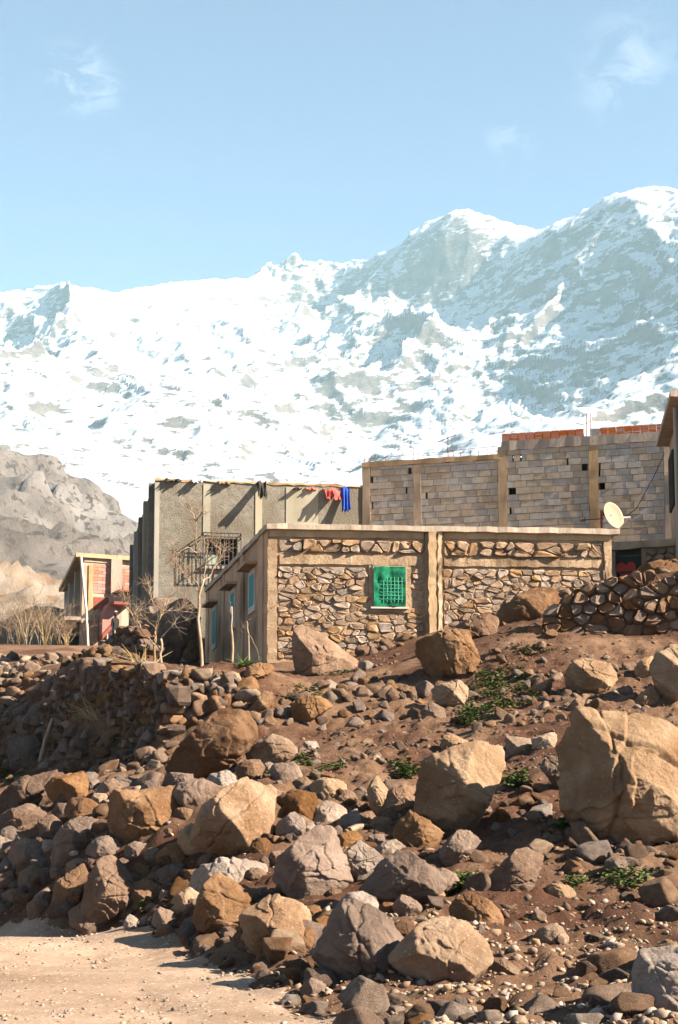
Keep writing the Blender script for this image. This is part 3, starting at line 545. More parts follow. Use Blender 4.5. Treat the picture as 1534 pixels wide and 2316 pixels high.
 ('boulder', [(235,1786),(270,1758),(339,1767),(338,1792),(240,1801)], 'flat purple rock behind the cracked ochre boulder', ROCKP, [(-.1,-.7,.7,.9)], .8),
 ('boulder', [(355,1786),(387,1749),(435,1752),(437,1792)], 'rounded brown rock under the long leaning slab', ROCK, LD, .7),
 ('boulder', [(997,1680),(1023,1656),(1062,1678),(1030,1697),(1003,1701)], 'pale grey rock on bare soil above the tall pale slab', ROCKT, [(-.3,-.8,.4,.9),(.3,-.4,.85,.8)], .8),
 ('boulder', [(821,1738),(857,1700),(867,1705),(859,1724),(830,1741)], 'pinkish white slab of rock lying on bare soil', ROCKT, [(.2,-.6,.8,.8)], .6),
 ('boulder', [(380,1545),(395,1522),(418,1518),(432,1530),(428,1548),(400,1556)], 'round pale rock at the foot of the bare tree', ROCKT, [(.4,-.6,.6,.9)], .8),
 ('boulder', [(500,1535),(515,1518),(538,1524),(548,1545),(520,1552)], 'pale rock on top of the terrace by the house', ROCKT, [(.4,-.6,.6,.9)], .8),
 ('boulder', [(45,1975),(75,1958),(98,1975),(95,2010),(60,2018),(42,2000)], 'round purple stone low in the roadside bank', ROCKP, None, .8),
 ('boulder', [(60,2050),(92,2028),(118,2040),(110,2075),(70,2086)], 'brown wedge stone at the base of the roadside bank', ROCK, None, .8),
 ('boulder', [(88,1855),(118,1845),(140,1862),(130,1900),(92,1905)], 'crumbly brown lump between the dark slab and pyramid boulder', ROCK, None, .8),
 ('boulder', [(668,2245),(705,2215),(738,2228),(736,2258),(700,2266)], 'small purple stone on the road shoulder by the domed boulder', ROCKP, None, .8),
 ('boulder', [(278,2095),(292,2068),(312,2080),(308,2108)], 'small stone lit on one side at the road edge', ROCKT, None, .8),
 ('boulder', [(310,2100),(322,2075),(338,2070),(330,2092)], 'white faced stone beside the road edge slab', ROCKT, [(.5,-.7,.4,.8)], .8),
 ('boulder', [(668,2110),(690,2095),(712,2100),(702,2150),(680,2160)], 'pink stone squeezed between two road edge boulders', ROCKP, None, .7),
 ('boulder', [(888,2052),(910,2025),(935,2035),(960,2055),(935,2075),(905,2078)], 'ochre chunk under the dark diamond shaped boulder', ROCK, LD, .7),
]
for q in BOULDERS:
    boulder(q[0], q[1], q[2], q[3], q[4], q[6] if len(q) > 6 else None, q[5], dd=.12)

# smaller blocks that fill the pile
rgb = random.Random(77); PILE = [(-20,1830),(120,1760),(330,1770),(560,1700),(760,1790),(960,1880),(1010,2000),(900,2120),(760,2220),(600,2170),(470,2110),(330,2075),(120,2070),(-20,2070)]
def in_poly(p, poly):
    r = False
    for i in range(len(poly)):
        a, b = poly[i], poly[i - 1]
        if (a[1] > p[1]) != (b[1] > p[1]) and p[0] < (b[0] - a[0]) * (p[1] - a[1]) / (b[1] - a[1]) + a[0]: r = not r
    return r
cents = [(np.mean([q[0] for q in B[1]]), np.mean([q[1] for q in B[1]]), .42 * math.sqrt(np.ptp([q[0] for q in B[1]]) * np.ptp([q[1] for q in B[1]]))) for B in BOULDERS]
nfill = 0
for k in range(4000):
    if nfill >= 95: break
    u, v = rgb.uniform(-20, 1010), rgb.uniform(1700, 2220); rad = rgb.choice((20, 26, 32, 38, 46))
    if not in_poly((u, v), PILE) or any(math.hypot(u - a, (v - b) * 1.1) < .72 * (r + rad) for a, b, r in cents): continue
    cents.append((u, v, rad)); nfill += 1; m_ = rgb.randint(6, 8); a0 = rgb.uniform(0, 6.28)
    ol = [(u + rad * rgb.uniform(.85, 1.3) * math.cos(a0 + 6.283 * i / m_), v + rad * rgb.uniform(.6, 1.0) * math.sin(a0 + 6.283 * i / m_)) for i in range(m_)]
    m_r = rgb.choice((ROCK, ROCK, ROCKP, ROCKD, ROCKT)); cn = {'rock': 'reddish brown', 'rock_grey': 'greyish', 'rock_dark': 'dark brown', 'rock_tan': 'pale tan'}[m_r.name]
    where = 'at the road edge' if v > 2040 else 'low in the boulder pile' if v > 1930 else 'midway up the boulder pile' if v > 1830 else 'at the top of the boulder pile'
    where += ' near the roadside bank' if u < 330 else ' near the furrowed slab' if u < 640 else ' near the peaked boulder'
    o = boulder('boulder', ol, '%s %s block %s' % ('big' if rad > 36 else 'medium' if rad > 24 else 'small', cn, where), m_r, None, None, .8, dd=.06, sub=5, seed=1000 + k); o['group'] = 'blocks wedged in the boulder pile'
# ================================================================== masonry helpers
class WF:
    """a wall plane: s runs along it (to the right as one faces it), z is up, d stands out from it"""
    def __init__(s, p0, p1, base):
        s.p0 = np.array(p0[:2], float); e = np.array(p1[:2], float) - s.p0; s.len = np.linalg.norm(e); s.ex = e / s.len
        s.n = np.array((s.ex[1], -s.ex[0])); s.base = np.array(base, float)
    def pt(s, a, z, d=0.0):
        q = s.p0 + a * s.ex + d * s.n; return (q[0] - s.base[0], q[1] - s.base[1], z - s.base[2])
    def pix(s, u, v, d=0.0):
        r = ray(u, v); o = s.p0 + d * s.n; D = (o @ s.n) / (r[0] * s.n[0] + r[1] * s.n[1])
        w = np.array((r[0] * D, D)); return float((w - o) @ s.ex), float(EYE + r[2] * D)
    def box(s, mb, a0, a1, z0, z1, d0, d1, j=0.0):
        V = [(a, z, d) for d in (d0, d1) for z in (z0, z1) for a in (a0, a1)]
        V = [s.pt(a + random.uniform(-j, j), z + random.uniform(-j, j), d + random.uniform(-j, j) * .5) for a, z, d in V]
        mb.add(V, [(0, 2, 3, 1), (4, 5, 7, 6), (0, 1, 5, 4), (2, 6, 7, 3), (0, 4, 6, 2), (1, 3, 7, 5)]); return mb
    def pbox(s, mb, u0, u1, v0, v1, d0, d1, j=0.0):
        a0, z1 = s.pix(u0, v0); a1, z0 = s.pix(u1, v1); return s.box(mb, min(a0, a1), max(a0, a1), min(z0, z1), max(z0, z1), d0, d1, j)
    def slab(s, mb, a0, a1, z0, z1, d0, d1, j=.01, step=.3):
        """a long piece with a slightly uneven face and edges"""
        n = max(2, int((a1 - a0) / step) + 1); m = max(2, int((z1 - z0) / step) + 1)
        A = np.linspace(a0, a1, n); Z = np.linspace(z0, z1, m); V = []; F = []
        for i, z in enumerate(Z):
            for k, a in enumerate(A):
                V.append(s.pt(a + (random.uniform(-j, j) if 1 else 0), z + random.uniform(-j, j), d1 + random.uniform(-j, j) * .7))
        b = len(V)
        for i, z in enumerate(Z):
            for k, a in enumerate(A): V.append(s.pt(a, z, d0))
        q = lambda i, k, o=0: o + i * n + k
        for i in range(m - 1):
            for k in range(n - 1): F.append((q(i, k), q(i, k + 1), q(i + 1, k + 1), q(i + 1, k)))
        for k in range(n - 1):
            F.append((q(0, k), q(0, k, b), q(0, k + 1, b), q(0, k + 1))); F.append((q(m - 1, k), q(m - 1, k + 1), q(m - 1, k + 1, b), q(m - 1, k, b)))
        for i in range(m - 1):
            F.append((q(i, 0), q(i + 1, 0), q(i + 1, 0, b), q(i, 0, b))); F.append((q(i, n - 1), q(i, n - 1, b), q(i + 1, n - 1, b), q(i + 1, n - 1)))
        mb.add(V, F); return mb
def voronoi(seeds, x0, x1, y0, y1, k=1.5):
    S = np.array(seeds, float); out = []
    for i, c in enumerate(S):
        poly = [(x0, y0), (x1, y0), (x1, y1), (x0, y1)]
        d = ((S - c) * (1, k)); near = np.argsort((d ** 2).sum(1))[1:22]
        for jn in near:
            o = S[jn]; m = (c + o) / 2; nx, ny = (o[0] - c[0]), (o[1] - c[1]) * k * k; new = []
            for a in range(len(poly)):
                p, q = poly[a], poly[(a + 1) % len(poly)]
                dp = (p[0] - m[0]) * nx + (p[1] - m[1]) * ny; dq = (q[0] - m[0]) * nx + (q[1] - m[1]) * ny
                if dp <= 0: new.append(p)
                if dp * dq < 0: t = dp / (dp - dq); new.append((p[0] + t * (q[0] - p[0]), p[1] + t * (q[1] - p[1])))
            poly = new
            if len(poly) < 3: break
        if len(poly) >= 3: out.append(poly)
    return out
def stone_piece(wf, poly, d0, d1, rg, gap=.1, tilt=.25):
    """one stone from its outline in the wall: rounded corners, bulging uneven face"""
    c = np.mean(poly, 0); pts = [c + (np.array(p) - c) * (1 - gap * rg.uniform(.5, 1.5)) for p in poly]
    ch = []
    for i in range(len(pts)):
        a, b = pts[i], pts[(i + 1) % len(pts)]; t = rg.uniform(.14, .32); ch += [a + (b - a) * t, a + (b - a) * (1 - t)]
    n = len(ch); h = d1 - d0; tx, ty = rg.uniform(-tilt, tilt), rg.uniform(-tilt, tilt); w = max(np.ptp([p[0] for p in ch]), .05)
    V = [wf.pt(p[0], p[1], d0) for p in ch]
    V += [wf.pt(*(c + (p - c) * rg.uniform(.95, 1.03)), d0 + h * rg.uniform(.5, .75)) for p in ch]
    V += [wf.pt(*(q := c + (p - c) * rg.uniform(.66, .93)), d0 + h * (.9 + rg.uniform(-.14, .16) + tx * (q[0] - c[0]) / w + ty * (q[1] - c[1]) / w)) for p in ch]
    F = [(r * n + i, r * n + (i + 1) % n, (r + 1) * n + (i + 1) % n, (r + 1) * n + i) for r in (0, 1) for i in range(n)] + [tuple(2 * n + i for i in range(n))]
    return V, F
def inside(p, poly):
    r = False
    for i in range(len(poly)):
        a, b = poly[i], poly[i - 1]
        if (a[1] > p[1]) != (b[1] > p[1]) and p[0] < (b[0] - a[0]) * (p[1] - a[1]) / (b[1] - a[1]) + a[0]: r = not r
    return r
def jgrid(x0, x1, y0, y1, sx, sy, rg, j=.36):
    out = []; nx = max(1, round((x1 - x0) / sx)); ny = max(1, round((y1 - y0) / sy))
    for r in range(ny):
        for c in range(nx):
            out.append((x0 + (c + .5 + (.25 if r % 2 else -.25) + rg.uniform(-j, j)) * (x1 - x0) / nx, y0 + (r + .5 + rg.uniform(-j, j)) * (y1 - y0) / ny))
    return [(min(max(a, x0 + .01), x1 - .01), min(max(b, y0 + .01), y1 - .01)) for a, b in out]

MUD = mat('mud_mortar', [(0.293, 0.208, 0.13), (0.403, 0.296, 0.192), (0.514, 0.39, 0.267)], 2.2, bump=.9, bscale=14, bdist=.05, var=0, big=((.20, .135, .080), .8, .5, .66))
HSTONE = mat('house_stone', [(0.214, 0.148, 0.097), (0.321, 0.231, 0.157), (0.428, 0.32, 0.228)], 7, bump=.7, bscale=18, bdist=.03, var=.26)
TAN = mat('tan_render', [(0.381, 0.25, 0.161), (0.524, 0.359, 0.237), (0.616, 0.437, 0.292)], 1.3, bump=.35, bscale=22, bdist=.015, var=0, big=((.20, .13, .082), .5, .5, .7))
CEM = mat('weathered_cement', [(0.312, 0.237, 0.156), (0.463, 0.362, 0.25), (0.575, 0.469, 0.338)], 2.0, bump=.6, bscale=16, bdist=.03, var=.08, stretch=(1, 1, .5))
ROUGH = mat('grey_roughcast', [(0.166, 0.155, 0.125), (0.24, 0.226, 0.188), (0.303, 0.29, 0.245)], 5, bump=.8, bscale=20, bdist=.06, var=0, big=((.185, .165, .128), .6, .48, .62))
GCEM = mat('grey_cement', [(0.278, 0.263, 0.21), (0.355, 0.338, 0.275), (0.405, 0.385, 0.315)], 1.5, bump=.25, bscale=12, bdist=.012, var=.05, stretch=(1, 1, .4))
BLOCK = mat('concrete_block', [(0.359, 0.298, 0.238), (0.456, 0.386, 0.307), (0.539, 0.462, 0.372)], 5, bump=.5, bscale=45, bdist=.012, var=.07)
JOINT = mat('block_mortar', [(.15, .118, .09), (.21, .165, .125)], 5, bump=.5, var=0)
COLM = mat('cast_concrete', [(0.292, 0.214, 0.143), (0.41, 0.31, 0.217), (0.497, 0.391, 0.28)], 2.4, bump=.6, bscale=14, bdist=.03, var=.05, stretch=(1, 1, .35))
ORANGE = mat('clay_brick', [(.55, .19, .09), (.66, .25, .12)], 8, bump=.3, var=.15)
REDB = mat('red_painted_block', [(.30, .165, .125), (.37, .21, .160), (.43, .25, .195)], 2.5, bump=.5, bscale=25, bdist=.02, var=.12)
REDP = mat('red_paint', [(.22, .065, .048), (.30, .095, .07)], 3, bump=.2, var=0)
MAUVE = mat('mauve_render', [(.29, .155, .130), (.36, .20, .17)], 3, bump=.3, var=0)
DARK = plain('dark_interior', (.012, .010, .009), .9)
GLASS = plain('teal_pane', (.012, .185, .20), .6)
WHITE = mat('white_paint', [(.52, .48, .42), (.66, .62, .55)], 3, bump=.1, var=0)
IRON = mat('iron', [(.06, .048, .04), (.12, .09, .07)], 20, rough=.6, bump=.2, var=0)
RUST = mat('rusted_iron', [(.20, .055, .03), (.30, .085, .045)], 15, rough=.8, bump=.2, var=0)
GREEN = mat('green_net', [(.006, .11, .055), (.012, .20, .10), (.03, .27, .15)], 9, bump=.7, bscale=90, bdist=.015, var=0, big=((.004, .075, .035), 3.0, .5, .66))
GREENL = plain('green_bar', (.055, .27, .16), .8)

# ================================================================== stone house
zc = lambda u, v, D: float(P(u, v, D)[2])
hb = P(605, 1500, 33.0); c0 = hb[:2]
ANG = R(5.0); fr_dir = np.array((math.cos(ANG), math.sin(ANG)))
lf_dir = np.array((-math.sin(R(13)), math.cos(R(13)))); LLEN = 10.5
HF = WF(c0, c0 + fr_dir * 10, hb); HL = WF(c0 + lf_dir * LLEN, c0, hb)
S1 = HF.pix(1384, 1250)[0]; ZR = zc(605, 1186, 33.0)
HR = WF(c0 + fr_dir * S1, c0 + fr_dir * S1 + lf_dir * LLEN, hb); HB = WF(c0 + fr_dir * S1 + lf_dir * LLEN, c0 + lf_dir * LLEN, hb)
house = thing('stone_house', 'low rubble stone house with a flat roof and a green netted window', 'house', hb)
zb = hb[2] - 1.2
wallF = HF.slab(MB(), 0, S1, zb, ZR - .12, -.35, 0, .018, .16).build('wall', MUD, house); wallF['label'] = 'front wall of rubble stone set in mud mortar'
wl = MB(); HL.slab(wl, 0, LLEN - .02, zb, ZR - .12, -.3, 0, .008, .3); wallL = wl.build('wall', TAN, house); wallL['label'] = 'smooth tan rendered side wall with three windows'
HR.slab(MB(), .02, LLEN, zb, ZR - .12, -.3, 0, .01, .5).build('wall', MUD, house)
HB.slab(MB(), .02, HB.len - .02, zb, ZR - .12, -.3, 0, .01, .5).build('wall', MUD, house)
# roof slab with an uneven edge
oh = .16; ol_ = .07; rc = [c0 - fr_dir * ol_ - lf_dir * oh, c0 + fr_dir * (S1 + oh) - lf_dir * oh, c0 + fr_dir * (S1 + oh) + lf_dir * (LLEN + oh), c0 - fr_dir * ol_ + lf_dir * (LLEN + oh)]
V = []; n_ = 0
for i in range(4):
    a, b = rc[i], rc[(i + 1) % 4]; m_ = 34
    for k in range(m_):
        q = a + (b - a) * k / m_; V.append((q[0] - hb[0] + random.uniform(-.018, .018), q[1] - hb[1] + random.uniform(-.018, .018)))
n_ = len(V); mb = MB(); jz = [random.uniform(-.012, .012) for _ in V]
mb.add([(x, y, ZR - .125 - hb[2] + jz[i]) for i, (x, y) in enumerate(V)] + [(x, y, ZR - hb[2] + jz[-i]) for i, (x, y) in enumerate(V)],
       [(i, (i + 1) % n_, n_ + (i + 1) % n_, n_ + i) for i in range(n_)] + [tuple(range(n_ - 1, -1, -1)), tuple(n_ + i for i in range(n_))])
mb.build('roof_slab', CEM, house)
# beams and pillars of the front
def fpart(name, u0, u1, v0, v1, d1, m=MUD, j=.016, step=.12, parent=house):
    a0, z1 = HF.pix(u0, v0); a1, z0 = HF.pix(u1, v1); return HF.slab(MB(), a0, a1, z0, min(z1, ZR - .122), -.02, d1, j, step).build(name, m, parent)
fpart('ring_beam', 610, 958, 1197, 1219, .030, CEM, .01)
fpart('ring_beam', 1004, 1382, 1200, 1224, .030, CEM, .01)
fpart('bond_beam', 632, 954, 1254, 1280, .045, MUD, .012)
fpart('bond_beam', 1004, 1362, 1263, 1285, .045, MUD, .02)
fpart('pillar', 606, 626, 1220, 1500, .05, MUD, .014);
fpart('pillar', 961, 1000, 1200, 1440, .07, MUD, .02); fpart('pillar', 967, 986, 1203, 1440, .16, CEM, .018); fpart('pillar', 989, 999, 1203, 1440, .12, CEM, .022)
fpart('pillar', 1364, 1383, 1224, 1440, .06, MUD, .022); fpart('pillar', 1368, 1377, 1270, 1440, .09, MUD, .02)
fpart('window_surround', 834, 930, 1276, 1386, .030, MUD, .014)
# stones
rgs = random.Random(5)
def field(u0, u1, v0, v1, sx, sy, k, d1, skip=None, gap=.1):
    a0, z1 = HF.pix(u0, v0); a1, z0 = HF.pix(u1, v1)
    for poly in voronoi([q for q in jgrid(a0, a1, z0, z1, sx, sy, rgs, .48) if rgs.random() > .13], a0, a1, z0, z1, k):
        c = np.mean(poly, 0)
        if skip and any(s_[0] < c[0] < s_[1] and s_[2] < c[1] < s_[3] for s_ in skip): continue
        V_, F_ = stone_piece(HF, poly, -.05, d1 * rgs.uniform(.35, 1.5), rgs, gap)
        HST.append((np.ptp([p[0] for p in poly]) * np.ptp([p[1] for p in poly]), V_, F_))
HST = []
wa0, wz1 = HF.pix(828, 1272); wa1, wz0 = HF.pix(935, 1388)
field(628, 958, 1219, 1254, .30, .18, 1.3, .10, gap=.08)
field(628, 960, 1281, 1492, .25, .135, 1.8, .05, [(wa0, wa1, wz0, wz1)], .03)
field(1002, 1364, 1224, 1264, .29, .18, 1.3, .09, gap=.08)
field(1002, 1365, 1286, 1436, .25, .135, 1.8, .05, None, .03)
HST.sort(key=lambda q: -q[0])
for _, V_, F_ in HST[:300]: link('stone', mesh_from('stone', V_, F_, HSTONE), wallF)
m_ = MB()
for _, V_, F_ in HST[300:]: m_.add(V_, F_)
if m_.v: m_.build('small_stones', HSTONE, wallF)['kind'] = 'stuff'
# green netted window
win = MB(); HF.pbox(win, 846, 916, 1283, 1372, -.02, .034); wn = win.build('window', DARK, house); wn['label'] = 'square window covered with green netting'
fa0, fz1 = HF.pix(843, 1280); fa1, fz0 = HF.pix(919, 1375); t = .035
fm = MB()
HF.box(fm, fa0, fa0 + t, fz0, fz1, -.02, .06); HF.box(fm, fa1 - t, fa1, fz0, fz1, -.02, .06); HF.box(fm, fa0 + t, fa1 - t, fz1 - t, fz1, -.02, .06)
fm.build('frame', CEM, wn)
HF.box(MB(), fa0 - .05, fa1 + .05, fz0 - .03, fz0 + .01, -.02, .095).build('sill', WHITE, wn)
g0, g1, h0, h1 = fa0 + .02, fa1 - .02, fz0 + .02, fz1 - .02
nn = 22; A = np.linspace(g0, g1, nn); Z = np.linspace(h0, h1, nn); V = []; F = []
gx_, gz_ = np.meshgrid(A, Z); pp = np.c_[gx_.ravel() * 5, gz_.ravel() * 5, 0 * gx_.ravel()]
dd_ = .072 + .028 * fbm(pp, 3, .6, 7) + .022 * ridged(pp * .8 + 3, 2, .5, 17)
nm = MB(); nm.add([HF.pt(a, z, d) for a, z, d in zip(gx_.ravel(), gz_.ravel(), dd_)], [(i * nn + k, i * nn + k + 1, (i + 1) * nn + k + 1, (i + 1) * nn + k) for i in range(nn - 1) for k in range(nn - 1)])
nm.build('netting', GREEN, wn, True)
for k in range(6):
    a = g0 + (g1 - g0) * (.30 + .115 * k); b_ = MB(); b_.tube([HF.pt(a, h0 + .10, .10), HF.pt(a, h0 + .42, .118), HF.pt(a, h1 - .25, .10)], .0085, 5); b_.build('bar', GREENL, wn)
for k in range(6):
    z = h0 + .17 + .085 * k; b_ = MB(); b_.tube([HF.pt(g0 + .14, z, .10), HF.pt((g0 + g1) / 2, z, .118), HF.pt(g1 - .06, z, .10)], .0085, 5); b_.build('bar', GREENL, wn)
# three side windows with hoods
for (u0, u1, v0, v1, hu0, hu1, hv) in ((563, 580, 1291, 1386, 546, 582, 1276), (519, 535.5, 1334, 1424, 508, 537, 1317), (479, 492.5, 1373, 1468, 468, 494, 1356)):
    a0, z1 = HL.pix(u0, v0); a1, z0 = HL.pix(u1, v1); zm = HL.pix((u0 + u1) / 2, v0)[1]; zl = HL.pix((u0 + u1) / 2, v1)[1]
    a0, a1 = min(a0, a1), max(a0, a1); am = (a0 + a1) / 2; a0, a1 = am - .48, am + .48
    w = HL.box(MB(), a0 + .09, a1 - .09, zl + .16, zm - .1, -.05, .030).build('window', GLASS, house); w['label'] = 'tall narrow window with a teal pane and white surround'
    f = MB(); HL.box(f, a0, a0 + .09, zl, zm, -.02, .034); HL.box(f, a1 - .09, a1, zl, zm, -.02, .034); HL.box(f, a0 + .09, a1 - .09, zm - .10, zm, -.02, .03); HL.box(f, a0 + .09, a1 - .09, zl, zl + .16, -.02, .036)
    f.build('frame', WHITE, w)
    HL.box(MB(), a0 - .22, a1 + .22, zm + .06, zm + .13, -.02, .30, .01).build('window_hood', TAN, house)
for u in (592, 549, 505, 470):
    a = HL.pix(u, 1400)[0]; HL.slab(MB(), a - .28, min(a + .28, LLEN - .02), zb, ZR - .123, -.02, .035, .006, .4).build('pilaster', TAN, house)

# ================================================================== grey rendered building
gb = P(345, 1490, 44.0); g0_ = gb[:2]; g1_ = P(821, 1112, 45.05)[:2]; g2_ = P(302, 1219, 54.2)[:2]
GF = WF(g0_, g1_, gb); GL = WF(g2_, g0_, gb); ZG = zc(345, 1087, 44.0); gz0 = gb[2] - 1.6
GR_ = WF(g1_, g1_ + (g2_ - g0_), gb); GB_ = WF(g1_ + (g2_ - g0_), g2_, gb)
grey = thing('grey_building', 'grey roughcast building with pale concrete bands and clothes over its parapet', 'house', gb)
# front wall built around the window opening
ga0, gz1_ = GF.pix(464, 1217); ga1, gz0_ = GF.pix(538, 1280); gm = MB()
GF.slab(gm, 0, ga0, gz0, ZG, -.25, 0, .006, .3); GF.slab(gm, ga1, GF.len, gz0, ZG, -.25, 0, .006, .3)
GF.slab(gm, ga0, ga1, gz0, gz0_, -.25, 0, .006, .3); GF.slab(gm, ga0, ga1, gz1_, ZG, -.25, 0, .006, .3)
gwall = gm.build('wall', ROUGH, grey)
GL.slab(MB(), 0, GL.len - .02, gz0, ZG, -.25, 0, .008, .4).build('wall', ROUGH, grey)
GR_.slab(MB(), .02, GR_.len, gz0, ZG, -.25, 0, .008, .6).build('wall', ROUGH, grey)
GB_.slab(MB(), .02, GB_.len - .02, gz0, ZG, -.25, 0, .008, .6).build('wall', ROUGH, grey)
c4 = [g0_, g1_, g1_ + (g2_ - g0_), g2_]; cen = np.mean(c4, 0)
rf = MB(); V = [(*(cen + (q - cen) * .97 - gb[:2]), ZG - .55 - gb[2]) for q in c4]; rf.add(V + [(a, b, c + .15) for a, b, c in V], [(0, 1, 2, 3), (4, 5, 6, 7), (0, 1, 5, 4), (1, 2, 6, 5), (2, 3, 7, 6), (3, 0, 4, 7)]); rf.build('roof', GCEM, grey)
for u0, u1 in ((345.5, 361), (460, 476), (578, 593), (647, 720)):
    a0 = GF.pix(u0, 1120)[0]; a1 = GF.pix(u1, 1120)[0]; zlo = gz1_ + .10 if 455 < u0 < 540 else gz0
    GF.slab(MB(), max(a0, .005), a1, zlo, ZG - .06, -.02, .022, .004, .5).build('concrete_band', GCEM, grey)
for k in range(5):
    a = GL.len * (.05 + .225 * k); GL.slab(MB(), a - .12, min(a + .14, GL.len - .01), gz0, ZG + (-.02 if k < 4 else .0) - .08 * (4 - k), -.02, .16, .012, .5).build('pilaster', GCEM if k % 2 else ROUGH, grey)
cp = MB(); GF.slab(cp, .0, GF.len, ZG + .001, ZG + .07, -.22, .03, .028, .22); cp.build('coping', CEM, grey)
# window with a projecting cage
gw = MB(); GF.box(gw, ga0 - .02, ga1 + .02, gz0_ - .02, gz1_ + .02, -.40, -.27); gwin = gw.build('window', DARK, grey); gwin['label'] = 'dark window behind a projecting iron cage'
f = MB(); GF.box(f, ga0 - .08, ga1 + .08, gz0_ - .12, gz0_ - .002, -.1, .12); f.build('sill', GCEM, gwin)
pn = MB(); GF.box(pn, ga0, ga0 + .40, gz0_, gz0_ + .35, -.2, -.17); pn.build('shutter_panel', plain('pale_green', (.26, .30, .22)), gwin)
cd = .42; ct = gz1_ + .10; cbm = gz0_ - .06; x0, x1 = ga0 - .07, ga1 + .07
def bar(par, a, b, r=.012, m=IRON, name='bar'): q = MB(); q.tube([a, b], r, 5); return q.build(name, m, par)
for z in (cbm, ct - .12, ct):
    bar(gwin, GF.pt(x0, z, cd), GF.pt(x1, z, cd), .022); bar(gwin, GF.pt(x0, z, 0), GF.pt(x0, z, cd), .022); bar(gwin, GF.pt(x1, z, 0), GF.pt(x1, z, cd), .022)
for k in range(10):
    a = x0 + (x1 - x0) * k / 9; bar(gwin, GF.pt(a, cbm, cd), GF.pt(a, ct, cd), .02 if k in (0, 9) else .011)
for k in range(1, 4): bar(gwin, GF.pt(x0, cbm, cd * k / 4), GF.pt(x0, ct, cd * k / 4), .011)

# things hung over the parapet
def cloth(name, label, cat, u0, u1, v0, v1, m, out=.34, seed=1, notch=.3, top=.05, wf=GF, n=18, fold=.05):
    a0, zt = wf.pix(u0, v0); a1, zl = wf.pix(u1, v1); rg = np.random.default_rng(seed)
    V = []; F = []; low = zt - (zt - zl) * (1 - notch * np.abs(rg.normal(0, .7, n)).clip(0, 1))
    for i in range(n):
        t_ = i / (n - 1)
        for k in range(n):
            s_ = k / (n - 1); z = zt + top * math.sin(s_ * 9 + seed) * (1 - t_) + (low[k] - zt) * t_
            d = .06 + (out - .06) * t_ + fold * math.sin(s_ * 15 + seed + 1.5 * t_) * (.3 + t_)
            V.append((a0 + (a1 - a0) * (.5 + (s_ - .5) * (1 - .18 * math.sin(t_ * 2.6))), z, d))
    base = wf.pt((a0 + a1) / 2, zt, 0.0); base = np.array(base) + wf.base
    o = thing(name, label, cat, tuple(base))
    q = [np.array(wf.pt(*v)) + wf.base - base for v in V]
    mb_ = MB(); mb_.add(q, [(i * n + k, i * n + k + 1, (i + 1) * n + k + 1, (i + 1) * n + k) for i in range(n - 1) for k in range(n - 1)])
    # the end that lies on the wall top
    p2 = []
    for k in range(n): p2.append(np.array(wf.pt(V[k][0], V[k][1] + .0, -.16)) + wf.base - base)
    mb_.add([q[k] for k in range(n)] + p2, [(k, k + 1, n + k + 1, n + k) for k in range(n - 1)])
    me = mesh_from(name, mb_.v, mb_.f, m, True); bpy.data.objects.remove(o); o = link(name, me, loc=base)
    so_ = o.modifiers.new('thickness', 'SOLIDIFY'); so_.thickness = .012
    return tag(o, label, cat)
CR = mat('red_cloth', [(.46, .075, .065), (.62, .14, .12)], 3, bump=.2, var=0); CB = mat('blue_cloth', [(.012, .045, .30), (.03, .10, .50)], 3, bump=.2, var=0)
CK = mat('black_cloth', [(.02, .018, .016), (.07, .062, .055)], 4, bump=.2, var=0); CW = mat('pale_plastic', [(.40, .46, .52), (.62, .68, .74)], 4, bump=.2, var=0)
CBR = mat('brown_sack', [(.10, .07, .045), (.20, .145, .095)], 4, bump=.3, var=0)
cloth('red_shirt', 'red shirt hanging from the parapet beside blue cloth', 'shirt', 729, 770, 1107, 1143, CR, .42, 3, .6)
cloth('blue_cloth', 'long blue cloth hanging from the parapet', 'cloth', 770, 791, 1103, 1164, CB, .30, 4, .12)
cloth('black_jacket', 'black striped jacket hanging over the parapet above the caged window', 'jacket', 580, 602, 1091, 1140, CK, .55, 5, .25)
cloth('plastic_bag', 'pale blue plastic bag caught on the parapet', 'bag', 432, 459, 1087, 1098, CW, .22, 6, .4)
cloth('sack', 'dark sack folded over the parapet corner', 'sack', 374, 410, 1086, 1093, CK, .18, 7, .5)
cloth('sack', 'brown sack on the parapet near the black jacket', 'sack', 492, 522, 1093, 1101, CBR, .22, 8, .5)
cloth('red_rag', 'narrow red rag lying along the parapet', 'rag', 690, 716, 1105, 1112, CR, .14, 9, .5)
cloth('rag', 'small grey rag on the parapet beside the red rag', 'rag', 662, 682, 1104, 1111, CK, .2, 10, .6)

# ================================================================== block building
bb = P(820, 1190, 45.0); bb[2] = 7.6
BF = WF(P(820, 1045, 45.0)[:2], P(1522, 980, 42.5)[:2], bb); block = thing('block_building', 'unfinished concrete block building with cast columns and clay bricks on top', 'building', bb)
ZL = zc(820, 1046, 45.0); sR = BF.pix(1127, 1010)[0]; ZH = BF.pix(1250, 991)[1]; bz0 = 7.4
dep = 9.0; bk = lambda a, d: BF.p0 + a * BF.ex - d * BF.n
BLs = WF(bk(0, dep), bk(0, 0), bb); BRs = WF(bk(BF.len, 0), bk(BF.len, dep), bb); BBs = WF(bk(BF.len, dep), bk(0, dep), bb)
BLs.slab(MB(), 0, dep - .36, bz0, ZL, -.2, 0, .01, .6).build('wall', BLOCK, block); BRs.slab(MB(), .36, dep, bz0, ZH, -.2, 0, .01, .6).build('wall', BLOCK, block); BBs.slab(MB(), .25, BBs.len - .25, bz0, ZL, -.2, 0, .01, .6).build('wall', BLOCK, block)
